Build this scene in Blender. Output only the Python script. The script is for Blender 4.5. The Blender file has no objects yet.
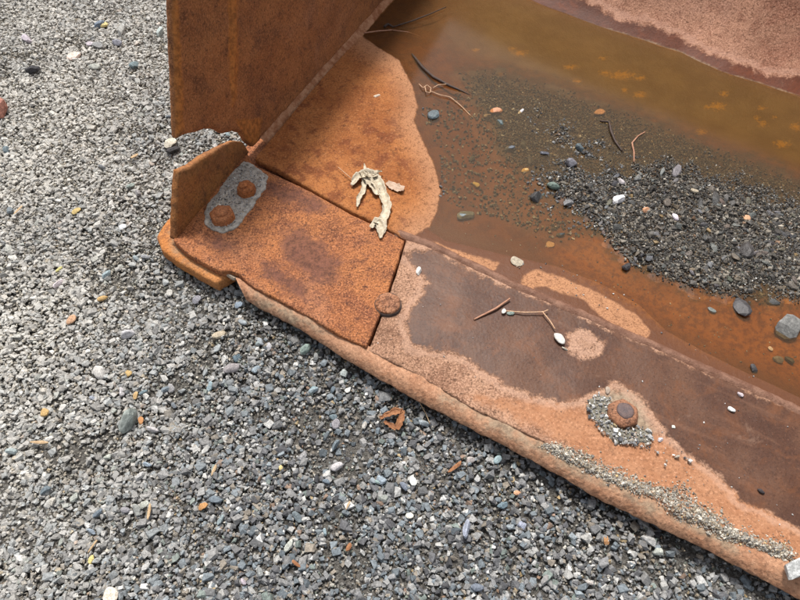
import bpy, bmesh, math, random
import numpy as np
from mathutils import Vector, noise, geometry

random.seed(7)
RNG = np.random.default_rng(11)
SC = bpy.context.scene

# ------------------------------------------------------------------ camera
H, TH, F = 1.0, math.radians(35), 600.0
cd = bpy.data.cameras.new('camera')
cd.sensor_width = 36; cd.lens = 36 * F / 800; cd.clip_start = 0.01; cd.clip_end = 200
cam = bpy.data.objects.new('camera', cd); SC.collection.objects.link(cam)
cam.location = (0, 0, H); cam.rotation_euler = (TH, 0, 0)
SC.camera = cam

# ------------------------------------------------------------------ light
SUN_EL, SUN_AZ = math.radians(62), math.radians(-10)     # azimuth from +y towards +x
w = bpy.data.worlds.new('World'); SC.world = w; w.use_nodes = True
wn = w.node_tree.nodes; wl = w.node_tree.links
bg = wn['Background']
sky = wn.new('ShaderNodeTexSky'); sky.sky_type = 'NISHITA'; sky.sun_disc = False
sky.sun_elevation = SUN_EL; sky.sun_rotation = SUN_AZ
sky.air_density = 1.0; sky.dust_density = 4.0; sky.ozone_density = 1.0
hs = wn.new('ShaderNodeHueSaturation'); hs.inputs['Saturation'].default_value = 0.35
wl.new(sky.outputs[0], hs.inputs['Color']); wl.new(hs.outputs[0], bg.inputs['Color'])
bg.inputs['Strength'].default_value = 0.10
sl = bpy.data.lights.new('sun', 'SUN'); sl.energy = 2.4; sl.angle = math.radians(10); sl.color = (1, .965, .92)
sun = bpy.data.objects.new('sun', sl); SC.collection.objects.link(sun)
sdir = Vector((math.cos(SUN_EL) * math.sin(SUN_AZ), math.cos(SUN_EL) * math.cos(SUN_AZ), math.sin(SUN_EL)))
sun.rotation_euler = sdir.to_track_quat('Z', 'Y').to_euler(); sun.location = sdir * 5
SC.view_settings.view_transform = 'Standard'; SC.view_settings.look = 'None'
SC.view_settings.gamma = 1; SC.view_settings.exposure = 0.75

# ------------------------------------------------------------------ pixel <-> world
CT, ST = math.cos(TH), math.sin(TH)
def ray(px, py):
    u, v = (px - 400) / F, (300 - py) / F
    return Vector((u, v * CT + ST, v * ST - CT))
def G(px, py, z=0.0):                      # where the pixel's ray meets the level z
    d = ray(px, py); t = (z - H) / d.z
    return Vector((d.x * t, d.y * t, z))
def project(P):                            # (n,3) world -> (n,2) photo pixels
    P = np.asarray(P, float)
    y = P[:, 1]; z = P[:, 2] - H
    vc = y * CT + z * ST; dc = y * ST - z * CT
    dc = np.maximum(dc, 1e-3)
    return np.stack([400 + F * P[:, 0] / dc, 300 - F * vc / dc], 1)
def sd(P, poly):                           # signed distance, + inside
    P = np.asarray(P, float); Q = np.asarray(poly, float)
    best = np.full(len(P), 1e9); ins = np.zeros(len(P), bool)
    for i in range(len(Q)):
        a, b = Q[i], Q[(i + 1) % len(Q)]
        ab = b - a; t = np.clip(((P - a) @ ab) / max(ab @ ab, 1e-12), 0, 1)
        d = np.hypot(*(P - a - t[:, None] * ab).T); best = np.minimum(best, d)
        c = (a[1] > P[:, 1]) != (b[1] > P[:, 1])
        with np.errstate(divide='ignore', invalid='ignore'):
            xi = (b[0] - a[0]) * (P[:, 1] - a[1]) / (b[1] - a[1]) + a[0]
        ins ^= c & (P[:, 0] < xi)
    return np.where(ins, best, -best)
def nz(x, y, z=0.0): return noise.noise(Vector((x, y, z)))
def fbm(p, o=4): return noise.fractal(p, 1.0, 2.0, o)
def sstep(a, b, x):
    t = np.clip((x - a) / (b - a), 0, 1); return t * t * (3 - 2 * t)

# ------------------------------------------------------------------ object helpers
COL = SC.collection
def obj(name, me, mat=None, parent=None, smooth=True):
    o = bpy.data.objects.new(name, me); COL.objects.link(o)
    if mat and not me.materials: me.materials.append(mat)
    if parent:
        o.parent = parent; o.matrix_parent_inverse = parent.matrix_world.inverted()
    if smooth: me.shade_smooth()
    return o
def tag(o, label, cat, group=None, kind=None):
    if label: o['label'] = label
    if cat: o['category'] = cat
    if group: o['group'] = group
    if kind: o['kind'] = kind
    return o
def mesh(name, V, Fc):
    me = bpy.data.meshes.new(name); me.from_pydata([tuple(v) for v in V], [], Fc); me.update(); return me
def attr(me, name, vals):
    a = me.attributes.new(name, 'FLOAT', 'POINT'); a.data.foreach_set('value', np.asarray(vals, np.float32))

# ------------------------------------------------------------------ materials
def mat_new(name):
    m = bpy.data.materials.new(name); m.use_nodes = True
    return m, m.node_tree.nodes, m.node_tree.links, m.node_tree.nodes['Principled BSDF']
class NT:
    """small node-graph writer"""
    def __init__(s, m): s.n = m.node_tree.nodes; s.l = m.node_tree.links; s.co = None
    def coord(s):
        if s.co is None: s.co = s.n.new('ShaderNodeTexCoord').outputs['Object']
        return s.co
    def noise(s, scale, detail=4, rough=.6, dist=0, stretch=None):
        t = s.n.new('ShaderNodeTexNoise'); t.inputs['Scale'].default_value = scale
        t.inputs['Detail'].default_value = detail; t.inputs['Roughness'].default_value = rough
        t.inputs['Distortion'].default_value = dist
        c = s.coord()
        if stretch:
            mp = s.n.new('ShaderNodeMapping'); mp.vector_type = 'TEXTURE'; mp.inputs['Rotation'].default_value = stretch[0]; mp.inputs['Scale'].default_value = stretch[1]
            s.l.new(c, mp.inputs[0]); c = mp.outputs[0]
        s.l.new(c, t.inputs['Vector']); return t.outputs['Fac']
    def voro(s, scale):
        t = s.n.new('ShaderNodeTexVoronoi'); t.inputs['Scale'].default_value = scale
        s.l.new(s.coord(), t.inputs['Vector']); return t.outputs['Distance']
    def put(s, sock, v):
        if hasattr(v, 'is_linked'): s.l.new(v, sock)
        else: sock.default_value = v
    def math(s, op, a, b=0.0, clamp=False):
        t = s.n.new('ShaderNodeMath'); t.operation = op; t.use_clamp = clamp
        s.put(t.inputs[0], a); s.put(t.inputs[1], b); return t.outputs[0]
    def ss(s, x, a, b, lo=0.0, hi=1.0):
        t = s.n.new('ShaderNodeMapRange'); t.interpolation_type = 'SMOOTHSTEP'
        s.put(t.inputs['Value'], x); t.inputs['From Min'].default_value = a; t.inputs['From Max'].default_value = b
        t.inputs['To Min'].default_value = lo; t.inputs['To Max'].default_value = hi
        return t.outputs['Result']
    def mix(s, f, a, b, mode='MIX'):
        t = s.n.new('ShaderNodeMix'); t.data_type = 'RGBA'; t.blend_type = mode
        s.put(t.inputs['Factor'], f)
        for k, v in ((6, a), (7, b)):
            if isinstance(v, tuple): v = (*v, 1) if len(v) == 3 else v
            s.put(t.inputs[k], v)
        return t.outputs[2]
    def at(s, name, out='Fac'):
        t = s.n.new('ShaderNodeAttribute'); t.attribute_name = name; return t.outputs[out]
    def bump(s, h, strength, dist, prev=None):
        t = s.n.new('ShaderNodeBump'); t.inputs['Strength'].default_value = strength; t.inputs['Distance'].default_value = dist
        s.put(t.inputs['Height'], h)
        if prev is not None: s.l.new(prev, t.inputs['Normal'])
        return t.outputs[0]

def rust(name, base, bright, dark, speck=.5, wetcol=None, dry2=None, patches=None, fine=210, bumpd=.0030, streak=False, stain_w=1.5, spec=None, stain_top=False, mott=.55):
    """rusted steel. wet / pale / blotch come from per-vertex distance attributes (metres)."""
    m, n, l, b = mat_new(name); g = NT(m)
    big = g.noise(7, 5, .62, .4); med = g.noise(34, 5, .65, .3); fin = g.noise(fine, 3, .7); pit = g.voro(150); pit2 = g.noise(85, 5, .75)
    c = g.mix(g.ss(big, .38, .62), base, bright)
    c = g.mix(g.math('MULTIPLY', g.ss(med, .50, .66), .75), c, dark)
    mo = g.noise(17, 6, .72, .5)
    lo = g.noise(4.5, 5, .65, .6)
    c = g.mix(g.math('MULTIPLY', g.ss(lo, .52, .66), .6), c, tuple(b_ * .75 + d * .25 + .035 for b_, d in zip(bright, dark)))
    c = g.mix(g.math('MULTIPLY', g.ss(lo, .47, .34), .55), c, (dark[0] * 1.15, dark[1] * 1.05, dark[2] * 1.05))
    c = g.mix(g.math('MULTIPLY', g.ss(mo, .50, .66), mott), c, tuple(d * .62 + bb * .30 for d, bb in zip(dark, base)))
    if streak:
        st = g.noise(30, 4, .6, .3, ((0, 0, 1.02), (7.0, 1.0, 1.6)))
        c = g.mix(g.math('MULTIPLY', g.ss(st, .46, .64), .75), c, bright)
    c = g.mix(g.math('MULTIPLY', g.ss(pit2, .54, .68), speck), c, tuple(x * .45 for x in dark))
    c = g.mix(g.math('MULTIPLY', g.ss(fin, .56, .72), speck * .8), c, tuple(min(1, x * 1.45 + .03) for x in bright))
    c = g.mix(g.math('MULTIPLY', g.ss(fin, .47, .34), speck * 1.0), c, tuple(x * .4 for x in dark))
    fin2 = g.noise(330, 2, .6)
    c = g.mix(g.math('MULTIPLY', g.ss(fin2, .52, .66), speck * .55), c, tuple(min(1, x * 1.5 + .05) for x in bright))
    c = g.mix(g.math('MULTIPLY', g.ss(fin2, .47, .36), speck * .6), c, tuple(x * .55 for x in dark))
    rough = .82
    wob = g.math('MULTIPLY', g.math('SUBTRACT', g.noise(38, 5, .66), .5), .045)
    wob2 = g.math('MULTIPLY', g.math('SUBTRACT', g.noise(160, 3, .6), .5), .012)
    wobs = g.math('ADD', wob, wob2)
    if dry2:                                # other dry rust colour inside a region
        k = g.ss(g.math('ADD', g.at('pale'), g.math('MULTIPLY', wobs, 1.2)), -.012, .012)
        d2 = g.mix(g.ss(med, .4, .62), dry2[0], dry2[1])
        d2 = g.mix(g.math('MULTIPLY', g.ss(pit2, .52, .66), .55), d2, dry2[2])
        d2 = g.mix(g.math('MULTIPLY', g.ss(fin, .54, .68), .55), d2, tuple(min(1, x * 1.5 + .04) for x in dry2[0]))
        d2 = g.mix(g.math('MULTIPLY', g.ss(fin, .46, .3), .6), d2, tuple(x * .5 for x in dry2[2]))
        c = g.mix(k, c, d2)
    def stain(c):
        k = g.ss(g.math('ADD', g.at('stain'), g.math('MULTIPLY', wobs, stain_w)), -.01 * stain_w, .01 * stain_w)
        return g.mix(g.math('MULTIPLY', k, .8), c, g.mix(g.ss(pit2, .4, .6), patches, tuple(x * .5 for x in patches)))
    if patches and not stain_top: c = stain(c)
    hgt = g.math('ADD', g.math('MULTIPLY', pit2, .6), g.math('ADD', g.math('MULTIPLY', fin, .35), g.math('MULTIPLY', pit, .35)))
    bstr = .75
    if wetcol:
        k = g.ss(g.math('ADD', g.at('wet'), wobs), -.004, .005)
        tide = g.math('SUBTRACT', g.ss(g.math('ADD', g.at('wet'), wobs), -.022, -.010), g.ss(g.math('ADD', g.at('wet'), wobs), -.006, -.003))
        c = g.mix(g.math('MULTIPLY', tide, .40), c, tuple(min(1, x * 1.12 + .06) for x in bright))
        wc = g.mix(g.ss(big, .35, .65), wetcol[0], wetcol[1])
        wc = g.mix(g.math('MULTIPLY', g.ss(pit2, .55, .7), .5), wc, tuple(x * .5 for x in wetcol[0]))
        wc = g.mix(g.math('MULTIPLY', g.ss(fin, .57, .70), .40), wc, tuple(x * 1.7 for x in wetcol[1]))
        wc = g.mix(g.math('MULTIPLY', g.ss(fin2, .46, .34), .5), wc, tuple(x * .5 for x in wetcol[0]))
        wc = g.mix(g.math('MULTIPLY', g.ss(mo, .48, .66), .6), wc, (wetcol[1][0] * 1.35, wetcol[1][1] * 1.1, wetcol[1][2] * .8))
        wc = g.mix(g.math('MULTIPLY', g.ss(g.noise(24, 5, .7, .2, ((0, 0, -.47), (6, 1, 1))), .54, .70), .45), wc, (wetcol[1][0] * 1.45, wetcol[1][1] * 1.5, wetcol[1][2] * 1.55))
        c = g.mix(k, c, wc)
        sc = g.math('MULTIPLY', g.ss(g.noise(19, 5, .7, .8), .60, .72), .35)
        c = g.mix(g.math('MULTIPLY', sc, k), c, (.27, .17, .12))
        rough = g.math('SUBTRACT', .82, g.math('MULTIPLY', k, .36))
        bstr = .6
        if patches and stain_top: c = stain(c)
    l.new(c, b.inputs['Base Color']); g.put(b.inputs['Roughness'], rough)
    b.inputs['Specular IOR Level'].default_value = spec if spec is not None else (.18 if wetcol else .35)
    nn = g.bump(med, .14 if wetcol else .35, .006)
    bn = n.new('ShaderNodeBump'); bn.inputs['Distance'].default_value = bumpd
    l.new(hgt, bn.inputs['Height']); l.new(nn, bn.inputs['Normal'])
    if wetcol: g.put(bn.inputs['Strength'], g.math('SUBTRACT', .8, g.math('MULTIPLY', k, .55)))
    else: bn.inputs['Strength'].default_value = bstr
    l.new(bn.outputs[0], b.inputs['Normal'])
    return m

M = {}
M['corner'] = rust('rust_orange', (.275, .093, .031), (.37, .135, .042), (.13, .042, .02), .9, patches=(.16, .064, .042), mott=.85)
M['edge'] = rust('rust_cutting_edge', (.29, .16, .098), (.37, .21, .132), (.17, .084, .05), .85,
                 wetcol=((.070, .031, .019), (.115, .054, .031)), dry2=((.37, .18, .095), (.33, .15, .075), (.17, .08, .044)), patches=(.34, .27, .19))
M['wall'] = rust('rust_side_wall', (.27, .105, .038), (.38, .15, .05), (.15, .06, .027), .6, streak=True, patches=(.56, .205, .045), bumpd=.0018, stain_w=.35)
M['back'] = rust('rust_back_wall', (.33, .17, .108), (.39, .205, .132), (.22, .096, .06), .75,
                 wetcol=((.085, .030, .017), (.12, .042, .024)), patches=(.30, .20, .12), bumpd=.0022, spec=.08, stain_w=.25, stain_top=True)

def floor_mat():
    m, n, l, b = mat_new('rust_floor'); g = NT(m)
    big = g.noise(7, 5, .62, .4); med = g.noise(30, 5, .65, .3); fin = g.noise(210, 3, .7); pit = g.noise(85, 5, .75)
    c = g.mix(g.ss(big, .40, .60), (.285, .098, .03), (.375, .142, .046))
    c = g.mix(g.math('MULTIPLY', g.ss(g.math('ADD', med, g.math('MULTIPLY', g.ss(g.at('dark'), -.05, .03), .12)), .54, .68), .8), c, (.17, .05, .02))
    # dusty margin along the old waterline
    c = g.mix(g.math('MULTIPLY', g.ss(g.at('pale'), -.075, .005), .8), c, g.mix(med, (.44, .235, .13), (.38, .195, .105)))
    c = g.mix(g.math('MULTIPLY', g.ss(pit, .53, .66), .6), c, (.09, .035, .015))
    c = g.mix(g.math('MULTIPLY', g.ss(fin, .55, .7), .5), c, (.56, .28, .13))
    fin2 = g.noise(330, 2, .6); c = g.mix(g.math('MULTIPLY', g.ss(fin2, .46, .36), .6), c, (.12, .045, .02))
    c = g.mix(g.math('MULTIPLY', g.ss(fin, .46, .3), .6), c, (.08, .03, .012))
    # wet steel and silt under the water
    wob = g.math('MULTIPLY', g.math('SUBTRACT', g.noise(60, 4, .6), .5), .012)
    k = g.ss(g.math('ADD', g.at('wet'), wob), -.004, .002)
    dep = g.at('silt')
    wc = g.mix(g.ss(med, .35, .65), (.095, .031, .010), (.15, .050, .013))
    wc = g.mix(g.math('MULTIPLY', g.ss(pit, .53, .68), .6), wc, (.07, .028, .014))
    wc = g.mix(g.math('MULTIPLY', g.ss(fin, .58, .72), .3), wc, (.36, .15, .05))
    wc = g.mix(g.math('MULTIPLY', g.ss(g.at('film'), -.02, .02), .8), wc, g.mix(med, (.13, .055, .028), (.10, .04, .02)))
    wc = g.mix(g.math('MULTIPLY', g.ss(g.at('rusty'), -.05, .03), .75), wc, g.mix(g.ss(pit, .42, .6), (.33, .115, .02), (.17, .055, .014)))
    silt = g.mix(g.ss(g.noise(14, 4, .6), .35, .65), (.115, .066, .022), (.15, .092, .036))
    wc = g.mix(g.ss(dep, .1, .9), wc, silt)
    wc = g.mix(g.math('MULTIPLY', g.ss(g.math('ADD', g.at('ochre'), g.math('MULTIPLY', g.math('SUBTRACT', g.noise(140, 5, .8), .5), .07)), -.004, .010), .62), wc, (.42, .20, .008))
    grit = g.ss(g.math('ADD', g.at('grit'), g.math('MULTIPLY', g.math('SUBTRACT', g.noise(40, 5, .7), .5), .10)), -.02, .02)
    gc = g.mix(g.ss(g.noise(500, 2, .7), .45, .62), (.028, .020, .012), (.085, .062, .035))
    wc = g.mix(g.math('MULTIPLY', grit, .85), wc, gc)
    c = g.mix(k, c, wc)
    l.new(c, b.inputs['Base Color'])
    g.put(b.inputs['Roughness'], g.math('SUBTRACT', .82, g.math('MULTIPLY', k, .4)))
    b.inputs['Specular IOR Level'].default_value = .15
    h = g.math('ADD', g.math('MULTIPLY', pit, .6), g.math('MULTIPLY', fin, .4))
    l.new(g.bump(h, .8, .0025, g.bump(med, .3, .006)), b.inputs['Normal'])
    return m
M['floor'] = floor_mat()

def stone_mat(name, vcol=True, rough=.8, spec=.35, scale=220):
    m, n, l, b = mat_new(name); g = NT(m)
    if vcol: c = g.at('Col', 'Color')
    else:
        oi = n.new('ShaderNodeObjectInfo'); c = oi.outputs['Color']
    f = g.noise(scale, 4, .7)
    f2 = g.noise(scale * 4, 2, .7)
    k = g.math('MULTIPLY', g.ss(f, .3, .7, .68, 1.28), g.ss(f2, .3, .7, .85, 1.15))
    t = n.new('ShaderNodeMix'); t.data_type = 'RGBA'; t.blend_type = 'MULTIPLY'; t.inputs[0].default_value = 1
    l.new(c, t.inputs[6])
    cb = n.new('ShaderNodeCombineColor')
    for i in range(3): l.new(k, cb.inputs[i])
    l.new(cb.outputs[0], t.inputs[7]); l.new(t.outputs[2], b.inputs['Base Color'])
    b.inputs['Roughness'].default_value = rough; b.inputs['Specular IOR Level'].default_value = spec
    l.new(g.bump(f, .6, .0012 if vcol else .0025), b.inputs['Normal'])
    return m
M['stone'] = stone_mat('crushed_stone')
M['stone_one'] = stone_mat('single_stone', False, .8, .35, 2.6)
M['wetstone'] = stone_mat('wet_stone', True, .5, .3)
M['wetstone_one'] = stone_mat('single_wet_stone', False, .5, .4, 2.6)

def ground_mat():
    m, n, l, b = mat_new('gravel_bed'); g = NT(m)
    f = g.noise(500, 3, .75); v = g.noise(160, 4, .7); big = g.noise(6, 4, .6)
    c = g.mix(g.ss(v, .4, .62), (.075, .066, .054), (.22, .205, .18))
    c = g.mix(g.math('MULTIPLY', g.ss(f, .55, .68), .6), c, (.42, .41, .39))
    c = g.mix(g.math('MULTIPLY', g.ss(big, .55, .7), .4), c, (.13, .10, .07))
    l.new(c, b.inputs['Base Color']); b.inputs['Roughness'].default_value = .9
    l.new(g.bump(g.math('ADD', v, f), 1, .006), b.inputs['Normal'])
    return m
M['ground'] = ground_mat()

def plain(name, c1, c2, scale=60, rough=.75, bump=.001, spec=.3, fscale=None):
    m, n, l, b = mat_new(name); g = NT(m)
    f = g.noise(scale, 5, .68); f2 = g.noise(scale * 6, 3, .7)
    c = g.mix(g.ss(f, .35, .65), c1, c2)
    c = g.mix(g.math('MULTIPLY', g.ss(f2, .5, .7), .35), c, tuple(x * .55 for x in c1))
    l.new(c, b.inputs['Base Color']); b.inputs['Roughness'].default_value = rough; b.inputs['Specular IOR Level'].default_value = spec
    l.new(g.bump(g.math('ADD', f, f2), .6, bump), b.inputs['Normal'])
    return m
M['leaf'] = plain('dry_leaf', (.42, .35, .25), (.64, .56, .43), 100, .75, .0012)
M['twig_dark'] = plain('dark_twig', (.035, .022, .018), (.07, .042, .03), 120, .5)
M['twig_tan'] = plain('tan_stalk', (.45, .26, .15), (.58, .38, .24), 150, .6)
M['twig_red'] = plain('red_stalk', (.34, .16, .10), (.45, .24, .15), 150, .6)
M['seed'] = plain('pale_seed', (.50, .47, .42), (.70, .68, .62), 260, .6)
M['bark'] = plain('bark', (.24, .10, .045), (.36, .17, .08), 120, .8, .002)
M['wood'] = plain('weathered_wood', (.40, .27, .15), (.52, .38, .23), 150, .8)
M['bolt'] = rust('rusty_bolt', (.33, .105, .028), (.42, .145, .04), (.13, .045, .02), .6, bumpd=.002)
M['bolt_dark'] = rust('worn_bolt', (.20, .08, .035), (.30, .14, .075), (.08, .035, .02), .7, bumpd=.002)
M['bolt_centre'] = plain('worn_bolt_centre', (.10, .075, .075), (.15, .10, .09), 110, .4, .002)
M['bolt_pink'] = rust('scaled_bolt', (.26, .095, .035), (.36, .17, .09), (.11, .04, .02), .8, bumpd=.002)
M['weld'] = plain('weld_bead', (.27, .10, .04), (.46, .24, .13), 45, .8, .003)
M['weld_wet'] = plain('wet_weld_bead', (.14, .062, .036), (.24, .125, .08), 50, .65, .003)
M['mud'] = plain('grey_mud', (.30, .265, .22), (.54, .50, .44), 110, .9, .005)
M['mud_dark'] = plain('damp_mud', (.16, .145, .11), (.26, .24, .19), 160, .7, .003)

def water_mat():
    m = bpy.data.materials.new('puddle_water'); m.use_nodes = True
    n, l = m.node_tree.nodes, m.node_tree.links
    n.remove(n['Principled BSDF']); out = n['Material Output']
    tr = n.new('ShaderNodeBsdfTransparent'); tr.inputs[0].default_value = (.83, .70, .49, 1)
    gl = n.new('ShaderNodeBsdfGlossy'); gl.inputs['Roughness'].default_value = .12
    fr = n.new('ShaderNodeFresnel'); fr.inputs[0].default_value = 1.33
    mx = n.new('ShaderNodeMixShader')
    l.new(fr.outputs[0], mx.inputs[0]); l.new(tr.outputs[0], mx.inputs[1]); l.new(gl.outputs[0], mx.inputs[2])
    df = n.new('ShaderNodeBsdfDiffuse'); df.inputs[0].default_value = (.30, .20, .10, 1)     # suspended silt
    m2 = n.new('ShaderNodeMixShader'); m2.inputs[0].default_value = .095
    l.new(mx.outputs[0], m2.inputs[1]); l.new(df.outputs[0], m2.inputs[2]); l.new(m2.outputs[0], out.inputs['Surface'])
    return m
M['water'] = water_mat()

# ------------------------------------------------------------------ photo outlines (pixels)
ZE, ZC, WL = .052, .057, .046          # cutting edge top, corner plate top, water level
RIDGE = [(395, 232), (430, 245), (520, 288), (600, 322), (700, 367), (800, 411), (1000, 500)]
TOPL = [(236, 283), (262, 294), (300, 314), (365, 349), (420, 376), (472, 408), (540, 440), (595, 470), (680, 513), (780, 552), (1000, 655)]
BOTL = [(246, 299), (262, 308), (300, 329), (350, 362), (412, 397), (480, 433), (540, 465), (600, 499), (720, 556), (790, 594), (1000, 705)]
W_BACK = [(1000, 183), (800, 97), (764, 85), (722, 72), (680, 52), (620, 33), (560, 12), (530, 0), (480, -20), (420, -48)]
SHORE_L = [(363, 36), (378, 47), (399, 60), (412, 85), (418, 106), (414, 121), (425, 145), (435, 166), (441, 191), (437, 212), (428, 230)]
SHORE_F = [(445, 241), (480, 249), (505, 255), (530, 260), (560, 267), (600, 283), (640, 305), (668, 332), (705, 352), (750, 375), (810, 402), (1000, 487)]
WATER = SHORE_L + SHORE_F + W_BACK
EMERGE = [(560, 200), (548, 182), (575, 172), (610, 176), (650, 172), (700, 176), (760, 200), (810, 212), (1000, 270), (1000, 375), (810, 305), (765, 286), (735, 298), (690, 290), (650, 276), (622, 262), (602, 236), (580, 214)]
SUBPILE = [(455, 68), (500, 66), (560, 84), (640, 112), (720, 146), (800, 176), (1000, 255), (1000, 375), (810, 306), (735, 302), (690, 292), (640, 272), (600, 238), (560, 205), (500, 150)]
DRY1 = [(432, 240), (452, 249), (478, 256), (499, 262), (497, 270), (482, 274), (455, 262)]
DRY2 = [(519, 287), (523, 276), (535, 269), (560, 276), (600, 293), (636, 314), (651, 331), (647, 341), (625, 334), (598, 315), (584, 300), (560, 293), (545, 287), (534, 288), (533, 300)]
EDGE_WET = [(404, 252), (440, 250), (470, 272), (560, 308), (620, 334), (700, 370), (800, 413), (1000, 505), (1000, 640), (800, 528), (770, 512), (742, 500), (715, 472), (690, 455), (660, 425), (640, 395), (616, 380), (586, 396), (560, 402), (530, 394), (505, 384), (478, 366), (455, 352), (432, 350), (412, 345), (405, 322), (418, 300), (430, 284), (418, 270)]
EDGE_DRY = [(566, 338), (580, 328), (597, 336), (607, 346), (598, 356), (580, 358), (568, 350)]
EDGE_ORANGE = [(470, 395), (520, 400), (600, 410), (650, 430), (720, 480), (800, 530), (1000, 640), (1000, 700), (800, 570), (680, 510), (560, 440)]
WALL_A, WALL_B = G(256, 146, .056), G(386, 0, .05)

# ------------------------------------------------------------------ floor height
def floor_h(XY):
    XY = np.asarray(XY, float)
    P3 = np.c_[XY, np.full(len(XY), WL)]
    px = project(P3)
    s = sd(px, WATER) / 420.0                       # metres, + under water
    back = sd(px, W_BACK + [(400, -400), (1400, -400), (1400, 183)]) / 420.0
    out = np.clip(-s, 0, None); ins = np.clip(s, 0, None)
    h = WL + np.where(s < 0, .007 * (1 - np.exp(-out / .05)), -np.minimum(.034, .13 * ins + .0018 * sstep(0, .012, ins)))
    e = sd(px, EMERGE) / 420.0
    u = sd(px, SUBPILE) / 420.0
    pn = np.array([nz(x * 22, y * 22, 5) * .005 + nz(x * 60, y * 60, 6) * .003 for x, y in XY])
    pile = np.where(e > 0, WL + .007 * (1 - np.exp(-e / .05)), WL + .10 * e)
    sub = np.where(u > 0, WL - .012 + .009 * sstep(0, .12, u), WL - .011 + .3 * u)
    h = np.maximum(h, np.maximum(np.maximum(pile, sub) + pn * sstep(-.04, .02, u), WL - .034))
    n = np.array([nz(x * 9, y * 9) * .0022 + nz(x * 30, y * 30, 3) * .0008 for x, y in XY])
    k = np.clip(np.abs(s) / .05, .15, 1)
    return h + n * k, px, s, e

# ------------------------------------------------------------------ slab: closed plate with rounded, uneven rim
def densify(poly, step):
    out = []
    for i in range(len(poly)):
        a, b = np.array(poly[i], float), np.array(poly[(i + 1) % len(poly)], float)
        k = max(1, int(round(np.linalg.norm(b - a) / step)))
        for j in range(k): out.append(a + (b - a) * j / k)
    return np.array(out)
def slab_mesh(name, poly, top, thick, fmap, step=.008, rim=.004, jag=.0015, amp=.001, seed=0, height=None):
    P = densify(poly, step * .7)
    A = .5 * np.sum(P[:, 0] * np.roll(P[:, 1], -1) - np.roll(P[:, 0], -1) * P[:, 1])
    if A < 0: P = P[::-1].copy()
    T = np.roll(P, -1, 0) - np.roll(P, 1, 0); T /= np.maximum(np.linalg.norm(T, axis=1), 1e-9)[:, None]
    N = np.c_[T[:, 1], -T[:, 0]]                     # outward
    j = np.array([nz(p[0] * 60, p[1] * 60, seed) * .7 + nz(p[0] * 220, p[1] * 220, seed + 5) * .5 for p in P]) * jag
    P = P + N * j[:, None]
    I = P - N * rim
    lo, hi = I.min(0), I.max(0)
    gx, gy = np.meshgrid(np.arange(lo[0], hi[0], step), np.arange(lo[1], hi[1], step))
    Q = np.c_[gx.ravel(), gy.ravel()] + RNG.uniform(-.25, .25, (gx.size, 2)) * step
    Q = Q[sd(Q, I) > step * .45]
    pts = [Vector(p) for p in I] + [Vector(p) for p in Q]
    nI = len(I)
    vs, es, fs, ov, oe, of = geometry.delaunay_2d_cdt(pts, [(i, (i + 1) % nI) for i in range(nI)], [], 1, 1e-6)
    idx = {}
    for vi, src in enumerate(ov):
        for s_ in src: idx[s_] = vi
    V = []; 
    XY = np.array([[v.x, v.y] for v in vs])
    hz = np.array([nz(x * 14, y * 14, seed + 1) * amp * 1.6 + nz(x * 70, y * 70, seed + 2) * amp * .5 for x, y in XY])
    if height is not None: hz = hz + height(XY)
    for (x, y), h in zip(XY, hz): V.append(fmap(x, y, top + h))
    F_ = [list(f) for f in fs]
    ring = [idx[i] for i in range(nI)]
    prev = ring
    for off, dz in ((rim * .72, rim * .3), (rim, rim), (rim, max(thick - rim * .6, rim * 1.2)), (rim * .5, thick)):
        cur = []
        for i in range(nI):
            q = I[i] + N[i] * off
            cur.append(len(V)); V.append(fmap(q[0], q[1], top + hz[ring[i]] - dz))
        for i in range(nI):
            k = (i + 1) % nI; F_.append([prev[i], cur[i], cur[k], prev[k]])
        prev = cur
    F_.append(list(reversed(prev)))
    me = mesh(name, V, F_)
    bm = bmesh.new(); bm.from_mesh(me); bmesh.ops.recalc_face_normals(bm, faces=bm.faces); bm.to_mesh(me); bm.free()
    return me
def coords(me):
    a = np.empty(len(me.vertices) * 3, np.float32); me.vertices.foreach_get('co', a); return a.reshape(-1, 3).astype(float)
flat = lambda x, y, z: (x, y, z)
def gpoly(pix, z): return [tuple(G(x, y, z)[:2]) for x, y in pix]
def pxattr(me, **polys):
    px = project(coords(me))
    for k, v in polys.items():
        if isinstance(v[0][0], (int, float)): v = [v]
        s = np.max([sd(px, p) for p in v], axis=0) / 480.0
        attr(me, k, s)
    return px
def resample(pts, n):
    P = np.array([list(p) for p in pts], float); d = np.r_[0, np.cumsum(np.linalg.norm(np.diff(P, axis=0), axis=1))]
    t = np.linspace(0, d[-1], n); return np.stack([np.interp(t, d, P[:, i]) for i in range(P.shape[1])], 1)
def strip_mesh(name, lines, n, amp=.001, fr=60, seed=0):
    L = [resample(l, n) for l in lines]; V = []; F_ = []
    for k, l in enumerate(L):
        for p in l:
            q = Vector(p); d = noise.noise_vector(q * fr + Vector((seed, 0, 0))) * amp + noise.noise_vector(q * fr * .25) * amp
            V.append(q + d)
    for k in range(len(L) - 1):
        for i in range(n - 1): F_.append([k * n + i, k * n + i + 1, (k + 1) * n + i + 1, (k + 1) * n + i])
    return mesh(name, V, F_)
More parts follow.
